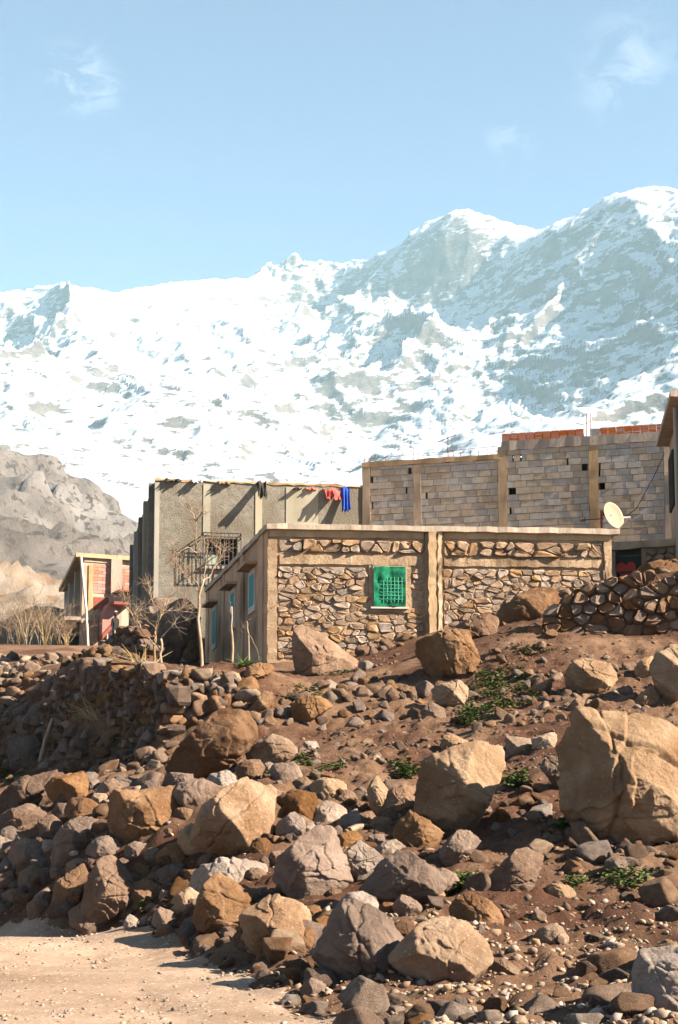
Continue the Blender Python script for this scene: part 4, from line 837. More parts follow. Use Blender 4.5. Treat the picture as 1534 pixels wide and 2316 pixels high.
V = [(*(bk(a, d) - bb[:2]), ZL - .3 - bb[2]) for a, d in ((.1, .22), (BF.len - .1, .22), (BF.len - .1, dep - .2), (.1, dep - .2))]
rf = MB(); rf.add(V + [(a, b, c + .2) for a, b, c in V], [(3, 2, 1, 0), (4, 5, 6, 7), (0, 1, 5, 4), (1, 2, 6, 5), (2, 3, 7, 6), (3, 0, 4, 7)]); rf.build('roof', COLM, block)
cols = [(820, 837), (935, 952), (1127, 1147), (1333, 1354), (1503, 1522)]; cs = [(BF.pix(a, 1100)[0], BF.pix(b, 1100)[0]) for a, b in cols]; cs[0] = (0.0, cs[0][1])
for i, (a, b) in enumerate(cs):
    BF.slab(MB(), a, b, bz0, (ZL if i < 2 else ZH) - .17, -.22, .015, .012, .3).build('column', COLM, block)
tb = BF.slab(MB(), -.02, sR + .1, ZL - .17, ZL, -.24, .02, .018, .25).build('tie_beam', COLM, block)
BF.slab(MB(), sR + .1, BF.len, ZH - .30, ZH, -.24, .022, .02, .25).build('tie_beam', COLM, block)
CH, BL_ = .208, .41
holes = [BF.pix(*q) for q in ((842, 1080), (928, 1072), (920, 1104), (966, 1124), (1159, 1108), (1161, 1037), (1178, 1035), (1284, 1040), (1322, 1050), (1357, 1049), (1356, 1068), (1362, 1093), (843, 1147), (1155, 1157))]
hr = [random.uniform(.02, .04) for _ in holes]; hr[4] = .11; hr[11] = .09; hr[8] = .08
bwall = MB(); blocks = []; strip_f = []
zc0 = bz0 + .05
for r in range(int((ZH - zc0) / CH) + 1):
    z0 = zc0 + r * CH; z1 = z0 + CH
    for i in range(4):
        s0, s1 = cs[i][1], cs[i + 1][0]; top = (ZL - .17) if i < 2 else (ZH - .30)
        if z0 > top - .03: continue
        zt = min(z1, top)
        hs = sorted([(h[0] - q, h[0] + q) for h, q in zip(holes, hr) if z0 < h[1] < z1 and s0 - .1 < h[0] < s1 + .1])
        a = s0; x = s0 - (0 if r % 2 else BL_ * .5) - (.13 * ((r * 7 + i * 3) % 4))
        spans = []; cur = s0
        for h in hs: spans.append((cur, max(h[0], s0))); cur = min(h[1], s1)
        spans.append((cur, s1))
        for p, q in spans:
            if q - p > .01: BF.box(bwall, p, q, z0, zt, -.19, -.018)
        while x < s1:
            p, q = max(x, s0) + .004, min(x + BL_, s1) - .007
            cuts = [(p, q)]
            for h in hs:
                nc = []
                for (c_, d_) in cuts:
                    if h[1] <= c_ or h[0] >= d_: nc.append((c_, d_)); continue
                    if h[0] - c_ > .05: nc.append((c_, h[0]))
                    if d_ - h[1] > .05: nc.append((h[1], d_))
                cuts = nc
            for (c_, d_) in cuts:
                if d_ - c_ > .05: blocks.append((c_, d_, z0 + .005, zt - .009))
            x += BL_
bw = bwall.build('wall', JOINT, block)
vis = [q for q in blocks if q[3] > BF.pix(1000, 1212)[1]]; hid = [q for q in blocks if q[3] <= BF.pix(1000, 1212)[1]]
vis.sort(key=lambda q: -q[3]); hid += vis[300:]; vis = vis[:300]
for (a, b, c, d) in vis: BF.box(MB(), a, b, c, d, -.15, random.uniform(-.008, .008), .003).build('block', BLOCK, bw)
m_ = MB()
for (a, b, c, d) in hid: BF.box(m_, a, b, c, d, -.15, random.uniform(-.008, .006))
if hid: m_.build('lower_blocks', BLOCK, bw)['kind'] = 'stuff'
# clay bricks along the top
def brick_row(u0, u1, n):
    a0 = BF.pix(u0, 985)[0]; a1 = BF.pix(u1, 985)[0]; w = (a1 - a0) / n
    for k in range(n):
        q = MB(); p0_, p1_ = a0 + k * w + .006, a0 + (k + 1) * w - .006; zz = ZH + .008; hgt = .235
        BF.box(q, p0_, p1_, zz, zz + hgt, -.16, -.012, .004)
        for g in range(4): BF.box(q, p0_ + .012, p1_ - .012, zz + .018 + g * .056, zz + .018 + g * .056 + .034, -.02, .004)
        q.build('brick', ORANGE, block)
brick_row(1135, 1321, 10); brick_row(1357, 1522, 9)
a = BF.pix(1346, 985)[0]; BF.box(MB(), a - .12, a + .14, ZH + .004, ZH + .22, -.16, 0, .01).build('block', BLOCK, block)
for u in (1325, 1334):
    a = BF.pix(u, 980)[0]; top = BF.pix(u, 934)[1]; bar(block, BF.pt(a, ZH - .1, -.1), BF.pt(a + .03, top, -.1), .014, RUST, 'rebar')
for u, v in ((822, 1022), (832, 1025), (933, 1010), (945, 1008), (1024, 1022), (1040, 1020), (1062, 1018), (1080, 1016), (1100, 1012), (870, 1030), (900, 1028)):
    a = BF.pix(u, 1040)[0]; bar(block, BF.pt(a, ZL - .1, -.12), BF.pt(a + .02, BF.pix(u, v)[1], -.12), .010, RUST, 'rebar')
bar(block, BF.pt(.05, BF.pix(822, 1037)[1], -.12), BF.pt(sR - .1, BF.pix(1110, 1008)[1], -.12), .008, RUST, 'rebar')
# aerial on the roof
aa, az = BF.pix(1006, 1032); base = np.array(BF.pt(aa, ZL - .12, -.6)) + bb; ae = thing('antenna', 'thin rusty television antenna on the block building roof', 'antenna', tuple(base))
h_ = BF.pix(1006, 978)[1] - ZL + .12
bar(ae, (0, 0, 0), (0, 0, h_), .016, RUST, 'mast'); bar(ae, (-.32, .1, h_ - .14), (.27, -.1, h_ + .06), .012, RUST, 'boom')
for k in range(5): x = -.28 + .13 * k; bar(ae, (x - .02, -.10 - .3 * x, h_ - .03 + .33 * x), (x + .02, .10 - .3 * x, h_ - .03 + .33 * x), .006, RUST, 'element')

# ================================================================== shed with the painted door
sb = P(1384, 1320, 38.0); SH = WF(P(1372, 1300, 38.4)[:2], P(1530, 1300, 37.6)[:2], sb); shed = thing('stone_shed', 'small stone shed with a dark door bearing a red heart', 'shed', sb)
zt_ = SH.pix(1440, 1226)[1]; zb_ = SH.pix(1440, 1335)[1]
da0 = SH.pix(1392, 1280)[0]; da1 = SH.pix(1452, 1280)[0]; dz = SH.pix(1420, 1243)[1]
m_ = MB(); SH.slab(m_, 0, da0, zb_, dz, -.3, 0, .015, .3); SH.slab(m_, da1, SH.len, zb_, dz, -.3, 0, .015, .2); sw = m_.build('wall', MUD, shed)
SH.slab(MB(), -.05, SH.len + .1, dz + .001, zt_, -3, .12, .015, .3).build('roof_slab', CEM, shed)
SH.slab(MB(), .0, SH.len, zb_, dz, -2.9, -2.6, .015, .5).build('wall', MUD, shed)
door = SH.box(MB(), da0 + .01, da1 - .01, zb_, dz, -.2, -.12).build('door', mat('dark_green_door', [(.02, .022, .016), (.045, .045, .035)], 4, bump=.2, var=0), shed)
for z in (dz - .18, dz - .62): SH.box(MB(), da0 + .05, da1 - .05, z, z + .05, -.14, -.10).build('rail', IRON, door)
hc, hz = SH.pix(1414, 1288); pts = []
for k in range(40):
    t_ = 2 * math.pi * k / 40; pts.append((hc + .0168 * 16 * math.sin(t_) ** 3, hz + .0185 * (13 * math.cos(t_) - 5 * math.cos(2 * t_) - 2 * math.cos(3 * t_) - math.cos(4 * t_))))
q = MB(); q.add([SH.pt(a, z, -.116) for a, z in pts] + [SH.pt(a, z, -.125) for a, z in pts], [tuple(range(40))[::-1]] + [(i, (i + 1) % 40, 40 + (i + 1) % 40, 40 + i) for i in range(40)])
hh = q.build('painted_heart', plain('heart_red', (.50, .045, .02), .7), door); hh['label'] = 'red heart painted on the door'
a0 = SH.pix(1456, 1243)[0]
for poly in voronoi(jgrid(a0, SH.len, zb_, dz - .01, .27, .2, rgs), a0, SH.len, zb_, dz - .01, 1.3):
    V_, F_ = stone_piece(SH, poly, -.04, .09 * rgs.uniform(.6, 1.3), rgs, .12); link('stone', mesh_from('stone', V_, F_, HSTONE), sw)
for u in (1448, 1456, 1464): a = SH.pix(u, 1225)[0]; bar(shed, SH.pt(a, zt_ - .05, -.1), SH.pt(a + .01, zt_ + .17, -.1), .012, WHITE, 'rebar')

# ================================================================== satellite dish on the house roof
db = np.array((*(P(1361, 1195, 34.5)[:2]), ZR - .01)); dish = thing('satellite_dish', 'cream satellite dish on a rusty mount at the stone house roof', 'satellite dish', tuple(db))
dc = P(1387, 1166, 34.4) - db; nrm = Vector((.56, -.78, .28)).normalized(); qd = nrm.to_track_quat('Z', 'Y').to_matrix()
CREAM = plain('cream_enamel', (.24, .175, .110), .7); V = []; F = []; rn, sn = 8, 28
for sgn in (0, .012):
    for i in range(rn + 1):
        for k in range(sn):
            r_ = .355 * i / rn; a = 2 * math.pi * k / sn; V.append(tuple(Vector(dc) + qd @ Vector((r_ * math.cos(a) * .93, r_ * math.sin(a), .62 * r_ * r_ - .05 - sgn))))
b2 = (rn + 1) * sn
for i in range(rn):
    for k in range(sn):
        k2 = (k + 1) % sn; F.append((i * sn + k, i * sn + k2, (i + 1) * sn + k2, (i + 1) * sn + k)); F.append((b2 + i * sn + k, b2 + (i + 1) * sn + k, b2 + (i + 1) * sn + k2, b2 + i * sn + k2))
for k in range(sn): k2 = (k + 1) % sn; F.append((rn * sn + k, rn * sn + k2, b2 + rn * sn + k2, b2 + rn * sn + k))
q = MB(); q.add(V, F); q.build('reflector', CREAM, dish, True)
pole_top = P(1362, 1160, 34.5) - db
q = MB(); q.tube([(0, 0, -.02), (0, 0, pole_top[2] + .05)], .03, 8); q.build('pole', RUST, dish)
back = tuple(Vector(dc) - nrm * .07); q = MB(); q.tube([tuple(pole_top), back], .05, 6); q.build('mount', RUST, dish)
q = MB(); q.tube([tuple(P(1318, 1176, 34.55) - db), tuple(P(1366, 1173, 34.5) - db)], .016, 6); rod = q.build('counter_rod', IRON, dish)
cw = P(1319, 1175, 34.55) - db; MB().box(cw[0] - .07, cw[0] + .05, cw[1] - .05, cw[1] + .05, cw[2] - .045, cw[2] + .045).build('clamp', IRON, rod)
low = tuple(Vector(dc) + qd @ Vector((0, -.36, .03))); l2 = P(1397, 1201, 34.25) - db; l3 = P(1421, 1174, 34.0) - db
q = MB(); q.tube([tuple(l2 - np.array((.06, 0, -.03))), tuple(l2), tuple((l2 * .4 + l3 * .6)), tuple(l3)], .02, 6); arm = q.build('feed_arm', WHITE, dish)
q = MB(); q.tube([tuple(l3 + np.array((.06, .0, .03))), tuple(l3 - np.array((.10, -.04, -.02)))], [.035, .05], 8); q.build('receiver_head', WHITE, dish)
q = MB(); ps = [P(1503, 1025, 38.3), P(1478, 1080, 37.4), P(1452, 1128, 36.4), P(1440, 1150, 35.8), P(1410, 1172, 35.0), P(1380, 1180, 34.4)]; cb = ps[0]
q.tube([tuple(p - cb) for p in ps], .011, 4); tag(link('cable', mesh_from('cable', q.v, q.f, IRON), loc=tuple(cb)), 'thin dark cable sagging from the corner building to the dish', 'cable')

# ================================================================== building at the right edge
rb = P(1560, 1300, 34.2); RL = WF(P(1514, 1000, 38.7)[:2], P(1546, 900, 34.2)[:2], rb); RF = WF(P(1546, 900, 34.2)[:2], P(1546, 900, 34.2)[:2] + np.array((6, .6)), rb)
edge = thing('corner_building', 'tan building with a jutting eave and a grey drainpipe beside the block wall', 'building', rb); zr = zc(1534, 905, 34.2)
RL.slab(MB(), 0, RL.len, rb[2] - 1, zr, -.25, 0, .01, .4).build('wall', TAN, edge); RF.slab(MB(), .01, 6, rb[2] - 1, zr, -.25, 0, .01, .6).build('wall', TAN, edge)
q = MB(); e0 = RL.pt(-.15, zr, .34); e1 = RL.pt(RL.len + .4, zr, .34); e2 = RF.pt(6, zr, .4); e3 = tuple(np.array(e0) + np.array((6, .6, 0)))
V = [e0, e1, e2, e3]; q.add(V + [(a, b, c + .16) for a, b, c in V], [(3, 2, 1, 0), (4, 5, 6, 7), (0, 1, 5, 4), (1, 2, 6, 5), (2, 3, 7, 6), (3, 0, 4, 7)]); q.build('eave_slab', COLM, edge)
q = MB(); pd = RL.pix(1529, 1000, .16); q.tube([RL.pt(pd[0], zr - .02, .16), RL.pt(pd[0], rb[2] - .3, .16)], .055, 10); q.build('drainpipe', GCEM, edge)
a0, z1 = RL.pix(1516, 1040); w = RL.box(MB(), a0, a0 + 1.3, z1 - 1.5, z1, -.02, .03).build('window', DARK, edge)
for k in range(5): RL.box(MB(), a0 + .05 + k * .27, a0 + .10 + k * .27, z1 - 1.5, z1, .03, .06).build('bar', IRON, w)

# ================================================================== far red block house
qb = P(190, 1490, 77.0); q0, q1, q2 = P(186, 1257, 77.0)[:2], P(330, 1262, 78.5)[:2], P(146, 1330, 90.0)[:2]
QF, QL = WF(q0, q1, qb), WF(q2, q0, qb); QB = WF(q1 + (q2 - q0), q2, qb); zq = zc(186, 1257, 77.0); zq0 = qb[2] - 1
far = thing('red_block_house', 'two storey house of red painted blocks with a balcony and white pipe', 'house', qb)
m_ = MB(); QF.slab(m_, 0, QF.len, zq0, zq - .1, -.3, 0, .01, .5); fw = m_.build('wall', COLM, far)
QL.slab(MB(), 0, QL.len, zq0, zq - .1, -2.2, -1.6, .01, .8).build('wall', COLM, far); QB.slab(MB(), .1, QB.len - .1, zq0, zq - .1, -.3, 0, .01, .8).build('wall', COLM, far)
QR = WF(q1, q1 + (q2 - q0), qb); QR.slab(MB(), .05, QR.len, zq0, zq - .1, -.3, 0, .01, .8).build('wall', COLM, far)
V = [QL.pt(-.2, zq - .1, .35), QL.pt(QL.len + .25, zq - .1, .35), QF.pt(QF.len, zq - .1, .3), QB.pt(.1, zq - .1, .2)]
q = MB(); q.add(V + [(a, b, c + .22) for a, b, c in V], [(3, 2, 1, 0), (4, 5, 6, 7), (0, 1, 5, 4), (1, 2, 6, 5), (2, 3, 7, 6), (3, 0, 4, 7)]); q.build('roof_slab', CEM, far)
for v0, v1 in ((1262, 1268), (1270, 1275)):
    a0, z1 = QF.pix(190, v0); a1, z0 = QF.pix(300, v1); QF.slab(MB(), a0, QF.len, z0, z1, -.02, .06, .01, .5).build('cornice', CEM, far)
for u0, u1 in ((186, 196), (200, 211)):
    a0 = QF.pix(u0, 1300)[0]; a1 = QF.pix(u1, 1300)[0]; QF.slab(MB(), max(a0, .01), a1, zq0, zq - .5, -.02, .10, .01, .5).build('column', COLM, far)
for k, f_ in enumerate((.96, .62, .28, .02)):
    a = QL.len * f_; QL.slab(MB(), a - .3, min(a + .3, QL.len - .01), qb[2] + 2.3, zq - .11, -.6, 0, .01, .6).build('column', GCEM, far)
QL.slab(MB(), QL.len * .66, QL.len * .95, qb[2] + 2.4, qb[2] + 3.4, -.5, -.2, .01, .6).build('balcony_panel', REDP, far)
V = [QL.pt(-.1, qb[2] + 2.1, 1.0), QL.pt(QL.len + .1, qb[2] + 2.1, 1.0), QL.pt(QL.len + .1, qb[2] + 2.1, -1.6), QL.pt(-.1, qb[2] + 2.1, -1.6)]
q = MB(); q.add(V + [(a, b, c + .2) for a, b, c in V], [(3, 2, 1, 0), (4, 5, 6, 7), (0, 1, 5, 4), (1, 2, 6, 5), (2, 3, 7, 6), (3, 0, 4, 7)]); bal = q.build('balcony', COLM, far)
for k in range(4): a = QL.len * (.1 + .27 * k); QL.box(MB(), a, a + .25, qb[2] + 1.9, qb[2] + 2.099, -1.5, .9).build('beam', CBR, bal)
QL.slab(MB(), QL.len * .45, QL.len - .1, zq0, qb[2] + 2.1, -.9, -.6, .01, .6).build('wall', COLM, far)
g_ = MB()
for k in range(9): a = QL.len * .55 + k * .5; QL.box(g_, a, a + .28, zq0, qb[2] + 1.6, -.6, -.52); QL.box(g_, a + .28, a + .5, zq0, qb[2] + 1.6, -.6, -.57)
g_.build('gate', REDP, far)
q = MB(); q.tube([tuple(P(183, 1258, 76.4) - qb), tuple(P(195, 1378, 76.2) - qb), tuple(P(200, 1482, 76.2) - qb)], .075, 8); q.build('pipe', WHITE, far)
a0, z1 = QF.pix(212, 1276); a1, z0 = QF.pix(303, 1347); ch = (z1 - z0) / 9
for r in range(9):
    x = a0 - (.25 if r % 2 else 0)
    while x < a1:
        p, q_ = max(x, a0) + .008, min(x + .5, a1) - .008
        if q_ - p > .06 and not (r in (6, 5, 2) and abs(x - a0 - .95) < .2): QF.box(MB(), p, q_, z0 + r * ch + .008, z0 + (r + 1) * ch - .008, -.02, .035 + random.uniform(-.008, .008)).build('block', REDB, fw)
        x += .5
QF.pbox(MB(), 212, 303, 1350, 1385, -.02, .04).build('red_dado', REDP, far)
# stair flank and porch
def prism(pts, wf, d0, d1):
    q = MB(); n = len(pts); W_ = [wf.pix(*p) for p in pts]
    q.add([wf.pt(a, z, d1) for a, z in W_] + [wf.pt(a, z, d0) for a, z in W_], [tuple(range(n)), tuple(range(2 * n - 1, n - 1, -1))] + [(i, n + i, n + (i + 1) % n, (i + 1) % n) for i in range(n)]); return q
prism([(218, 1440), (252, 1402), (252, 1383), (243, 1368), (232, 1372), (219, 1400)], QF, .3, 1.2).build('stair_flank', MAUVE, far)
prism([(218, 1452), (252, 1412), (252, 1402), (218, 1440)], QF, .28, 1.3).build('stair_rail', REDP, far)
QF.pbox(MB(), 236, 270, 1370, 1378, 0, 2.0).build('canopy', REDP, far); QF.pbox(MB(), 252, 312, 1341, 1349, 0, 1.6).build('canopy', REDP, far)
prism([(266, 1376), (284, 1362), (284, 1376)], QF, .0, 1.7).build('gable', COLM, far)
QF.pbox(MB(), 284, 289, 1376, 1432, 1.4, 1.6).build('post', REDP, far); QF.pbox(MB(), 262, 306, 1350, 1440, .0, .25).build('porch_wall', GCEM, far); QF.pbox(MB(), 246, 252, 1350, 1372, .0, .3).build('post', CEM, far)
QF.pbox(MB(), 206, 216, 1392, 1470, .1, .5, .03).build('stone_pier', HSTONE, far); QF.pbox(MB(), 236, 250, 1425, 1470, .3, .6).build('stair_wall', WHITE, far)
# ================================================================== rock prototypes
def proto(seed, sub, flat=1.0, np_=9, rough=.7):
    rg = random.Random(seed); pl = []
    for k in range(np_):
        a = Vector((rg.gauss(0, 1), rg.gauss(0, 1), rg.gauss(0, 1))).normalized(); pl.append((*a, rg.uniform(.5, .95)))
    for a in ((1, .2, 0), (-1, 0, .3), (0, 1, .2), (.2, -1, 0), (0, .1, 1), (.1, 0, -1)): pl.append((*a, rg.uniform(.7, 1.1)))
    V, F = rock_verts(pl, sub, 1.7, seed, sharp=110, rough=rough); V = V * (1, .85, .72 * flat); return V / np.abs(V).max(), F
PROTO3 = [proto(100 + i, 4) for i in range(10)]; PROTO2 = [proto(200 + i, 3) for i in range(10)]; PROTO1 = [proto(300 + i, 1, .85, 6, .8) for i in range(12)]
pm = {}
def pmesh(lst, i, m, nm, smooth=False):
    k = (id(lst), i, m.name)
    if k not in pm: pm[k] = mesh_from(nm, lst[i][0], lst[i][1], m, smooth)
    return pm[k]
rgr = random.Random(17)
TOPMAP = []
def surf(u, v): 
    D = march(u, v); r = ray(u, v); return np.array((r[0] * D, D, float(ground_z(np.array([r[0] * D]), np.array([D]))[0])))
def rock_things(pts, group, label_f, cat='rock', name='rock'):
    for (p, s, m) in pts:
        i = rgr.randrange(10); o = link(name, pmesh(PROTO3, i, m, 'rock'), loc=tuple(p), rot=(rgr.uniform(-.5, .5), rgr.uniform(-.5, .5), rgr.uniform(0, 6.28)), scale=(s, s * rgr.uniform(.8, 1.1), s * rgr.uniform(.75, 1.05)))
        tag(o, label_f(m), cat, group)
def bank(name, label, cat, region, step, size, lift=.2, mats=(STONE,), cap=300, stuff=None):
    """a bank or wall of piled stones: each stone lies on the ground behind the outline"""
    us = [q[0] for q in region]; vs = [q[1] for q in region]; items = []
    v = min(vs)
    while v < max(vs):
        u = min(us)
        while u < max(us):
            uu, vv = u + rgr.uniform(-.45, .45) * step, v + rgr.uniform(-.45, .45) * step
            if inside((uu, vv), region):
                p = surf(uu, vv); s = size * rgr.choice((.7, .85, 1.0, 1.15, 1.4, 1.9)) * p[1] / FPX * .62
                items.append((p, s))
            u += step
        v += step * .82
    items.sort(key=lambda q: -q[1] / q[0][1]); c = np.mean([p for p, s in items], 0); c[2] = min(p[2] for p, s in items)
    root = thing(name, label, cat, tuple(c))
    for p, s in items[:cap]:
        i = rgr.randrange(10); m = rgr.choice(mats)
        link('stone', pmesh(PROTO2, i, m, 'stone'), root, tuple(p - c + np.array((0, 0, s * lift))), (rgr.uniform(-.7, .7), rgr.uniform(-.7, .7), rgr.uniform(0, 6.28)), (s, s * rgr.uniform(.75, 1.1), s * rgr.uniform(.8, 1.1)))
    rest = items[cap:]
    if rest: merged(stuff or 'small_stones', [(p - c + np.array((0, 0, s * lift)), s) for p, s in rest], mats[0], root)
    return root
def merged(name, items, m, parent=None, flat=(.8, 1.1), lst=None):
    lst = lst or PROTO1; VV = []; FF = []; b = 0
    for p, s in items:
        V, F = lst[rgr.randrange(len(lst))]; M = np.array((Matrix.Rotation(rgr.uniform(0, 6.28), 3, 'Z') @ Matrix.Rotation(rgr.uniform(-.6, .6), 3, 'X') @ Matrix.Rotation(rgr.uniform(-.6, .6), 3, 'Y')))
        VV.append((V * (s, s * rgr.uniform(.7, 1.1), s * rgr.uniform(*flat))) @ M.T + p); FF.append(F + b); b += len(V)
    o = link(name, mesh_from(name, np.concatenate(VV), np.concatenate(FF), m), parent); o['kind'] = 'stuff'; return o

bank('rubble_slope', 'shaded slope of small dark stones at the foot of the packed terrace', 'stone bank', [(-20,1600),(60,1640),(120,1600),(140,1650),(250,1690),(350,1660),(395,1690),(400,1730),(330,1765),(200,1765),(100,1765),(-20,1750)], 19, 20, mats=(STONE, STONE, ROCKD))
bank('terrace_wall', 'low rough stone terrace with lit tops below the house side wall', 'stone wall', [(376,1535),(420,1525),(560,1530),(568,1570),(560,1610),(480,1615),(400,1690),(372,1640)], 21, 27, mats=(STONE, ROCKT, ROCK))
bank('roadside_bank', 'bank of brown stones along the road under the long grey slab', 'stone bank', [(-20,1910),(110,1900),(120,1960),(110,2080),(-20,2086)], 24, 29, mats=(STONE, ROCKD, ROCKP))
bank('stone_bank', 'shaded stony bank around the overhanging and cracked boulders', 'stone bank', [(105,1830),(240,1800),(235,1930),(300,1990),(420,1960),(440,2030),(330,2080),(200,2088),(120,2085),(110,1990),(150,1940)], 24, 26, mats=(STONE, ROCKD))
bank('stone_bank', 'stones piled at the foot of the stone house front wall', 'stone bank', [(640,1482),(665,1440),(770,1440),(830,1425),(960,1432),(930,1460),(830,1490),(650,1510)], 20, 25, mats=(STONE, ROCK))
bank('stone_bank', 'slope of loose stones left of the mossy slab and wooden stake', 'stone bank', [(-20,1520),(140,1530),(160,1585),(90,1590),(20,1650),(-20,1680)], 19, 23, mats=(STONE,))
bank('stone_bank', 'loose stones heaped under the road edge boulders', 'stone bank', [(380,2050),(450,2050),(480,2110),(560,2120),(580,2180),(690,2165),(740,2210),(760,2250),(700,2262),(560,2215),(420,2150),(330,2110)], 25, 23, mats=(STONE, ROCKD, ROCKP))  # the dark mix paints shade into the heap below the boulders
bank('stone_bank', 'loose stones filling the gaps around the peaked boulder', 'stone bank', [(560,1760),(680,1740),(830,1800),(880,1900),(860,1960),(740,1900),(640,1960),(590,1960),(625,1850)], 34, 22, mats=(STONE, ROCKD))  # dark rock mixed in stands for the boulders' shade in these gaps
bank('stone_bank', 'loose stones strewn below the wedge boulder and smooth brown boulder', 'stone bank', [(560,1620),(660,1580),(760,1540),(900,1520),(960,1600),(940,1640),(700,1660),(640,1650),(590,1665)], 27, 22, mats=(STONE, ROCK, ROCKD))
bank('stone_bank', 'small rocks lining the path between the weeds and the largest boulder', 'stone bank', [(1060,1660),(1200,1600),(1280,1560),(1420,1570),(1440,1600),(1300,1640),(1240,1650),(1160,1660)], 24, 19, mats=(STONE, ROCKT, ROCK))
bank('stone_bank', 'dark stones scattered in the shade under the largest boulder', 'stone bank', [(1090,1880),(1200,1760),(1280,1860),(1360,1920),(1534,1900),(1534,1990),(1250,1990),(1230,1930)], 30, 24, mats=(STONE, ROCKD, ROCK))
bank('stone_bank', 'stones packed behind the dark diamond boulder and tall pale slab', 'stone bank', [(860,1860),(960,1880),(1010,1870),(1010,1990),(960,1960),(900,1930)], 24, 25, mats=(STONE, ROCKD, ROCK))
bank('stone_bank', 'dark stones covering the hump before the far red house', 'stone bank', [(140,1478),(225,1470),(320,1470),(345,1512),(230,1508),(140,1512)], 14, 18, mats=(STONE, ROCKD))
bank('stone_bank', 'small stones strewn on the soil below the dry stone wall', 'stone bank', [(1100,1490),(1270,1500),(1534,1480),(1534,1640),(1400,1600),(1110,1640)], 30, 17, mats=(STONE, ROCKT, ROCK))
bank('stone_bank', 'small stones strewn on bare soil above the tall pale slab', 'stone bank', [(690,1690),(800,1660),(1000,1650),(1080,1690),(950,1740),(820,1780),(700,1760)], 29, 15, mats=(STONE, ROCKT, ROCK))
bank('field_wall', 'low sunlit field wall of small stones below the dry hillock', 'stone wall', [(-20,1459),(60,1461),(165,1466),(165,1482),(60,1480),(-20,1478)], 9, 12, mats=(STONE, GRAVEL), lift=.6)
bank('stone_bank', 'pale sunlit stones strewn over the terrace field by the far red house', 'stone bank', [(-20,1482),(140,1484),(160,1498),(110,1525),(-20,1532)], 15, 17, mats=(ROCKT, GRAVEL, STONE))

# ================================================================== dry stone walls
def dry_wall(name, label, ends, dpix, base, sx, sy, mats, top, dmin=.08, dmax=.24):
    DW = WF(ends[0][:2], ends[1][:2], base); dpoly = [DW.pix(*q) for q in dpix]; dry = thing(name, label, 'stone wall', tuple(base)); n = len(dpoly)
    ca = np.mean([a for a, z in dpoly]); q = MB(); q.add([DW.pt(ca + (a - ca) * .93, z - .04, .015) for a, z in dpoly] + [DW.pt(ca + (a - ca) * .88, z - .10, -.3) for a, z in dpoly], [tuple(range(n))[::-1], tuple(range(n, 2 * n))] + [(i, (i + 1) % n, n + (i + 1) % n, n + i) for i in range(n)]); q.build('core', SOIL, dry)
    xs_ = [a for a, z in dpoly]; zs_ = [z for a, z in dpoly]
    sd = [s_ for s_ in jgrid(min(xs_), max(xs_), min(zs_) - .1, max(zs_) + .1, sx, sy, rgs, .45) if rgs.random() > .2]
    for poly in voronoi(sd, min(xs_) - .2, max(xs_) + .2, min(zs_) - .2, max(zs_) + .2, 1.3):
        c = np.mean(poly, 0)
        if not inside(c, dpoly): continue
        V_, F_ = stone_piece(DW, poly, -.25, rgs.uniform(dmin, dmax), rgs, .025, .22); link('stone', mesh_from('stone', V_, F_, rgs.choice(mats)), dry)
    tp = [DW.pix(*q) for q in top]
    for i in range(len(tp) - 1):
        (a0, z0), (a1, z1) = tp[i], tp[i + 1]; m_ = max(1, int(abs(a1 - a0) / (sx * .8)))
        for k in range(m_):
            f_ = (k + rgs.random()) / m_; s = rgs.uniform(.32, .62) * sx
            link('stone', pmesh(PROTO2, rgs.randrange(10), rgs.choice(mats), 'stone'), dry, DW.pt(a0 + (a1 - a0) * f_, z0 + (z1 - z0) * f_ + .01, -.15 + rgs.uniform(-.1, .1)), (rgs.uniform(-.4, .4), rgs.uniform(-.4, .4), rgs.uniform(0, 6)), (s, s, s * .8))
    return dry
dtop = [(1236, 1392), (1262, 1348), (1330, 1327), (1400, 1312), (1460, 1300), (1534, 1288), (1660, 1280)]
dry_wall('dry_stone_wall', 'dry stone wall of large angular brown stones in shade behind the path', (P(1120, 1400, 29.9), P(1680, 1400, 29.2)), [(1128, 1478), (1200, 1430)] + dtop + [(1660, 1470), (1534, 1475), (1400, 1492), (1250, 1496)], P(1350, 1480, 29.0), .29, .21, (ROCK, ROCK, ROCKP, ROCKT, ROCKT), dtop)
btop = [(112, 1640), (120, 1560), (150, 1522), (215, 1500), (306, 1508), (350, 1518), (392, 1530)]
dry_wall('rubble_terrace', 'tall packed terrace of small dark stones below the bare trees', (P(100, 1600, 31.8), P(400, 1600, 24.8)), btop + [(392, 1640), (372, 1700), (300, 1745), (180, 1750), (115, 1700)], P(250, 1720, 27.8), .24, .185, (STONE, STONE, ROCKD, ROCK), btop[2:], .04, .17)
rtop = [(160, 1492), (205, 1474), (230, 1456), (258, 1436), (300, 1406), (322, 1420), (345, 1475)]
dry_wall('rubble_wall', 'rising wall of small dark stones between the grey building and far red house', (P(150, 1470, 34.6), P(355, 1450, 32.4)), rtop + [(350, 1530), (160, 1530)], P(240, 1510, 33.6), .21, .17, (STONE, ROCKD, ROCK), rtop, .05, .16)

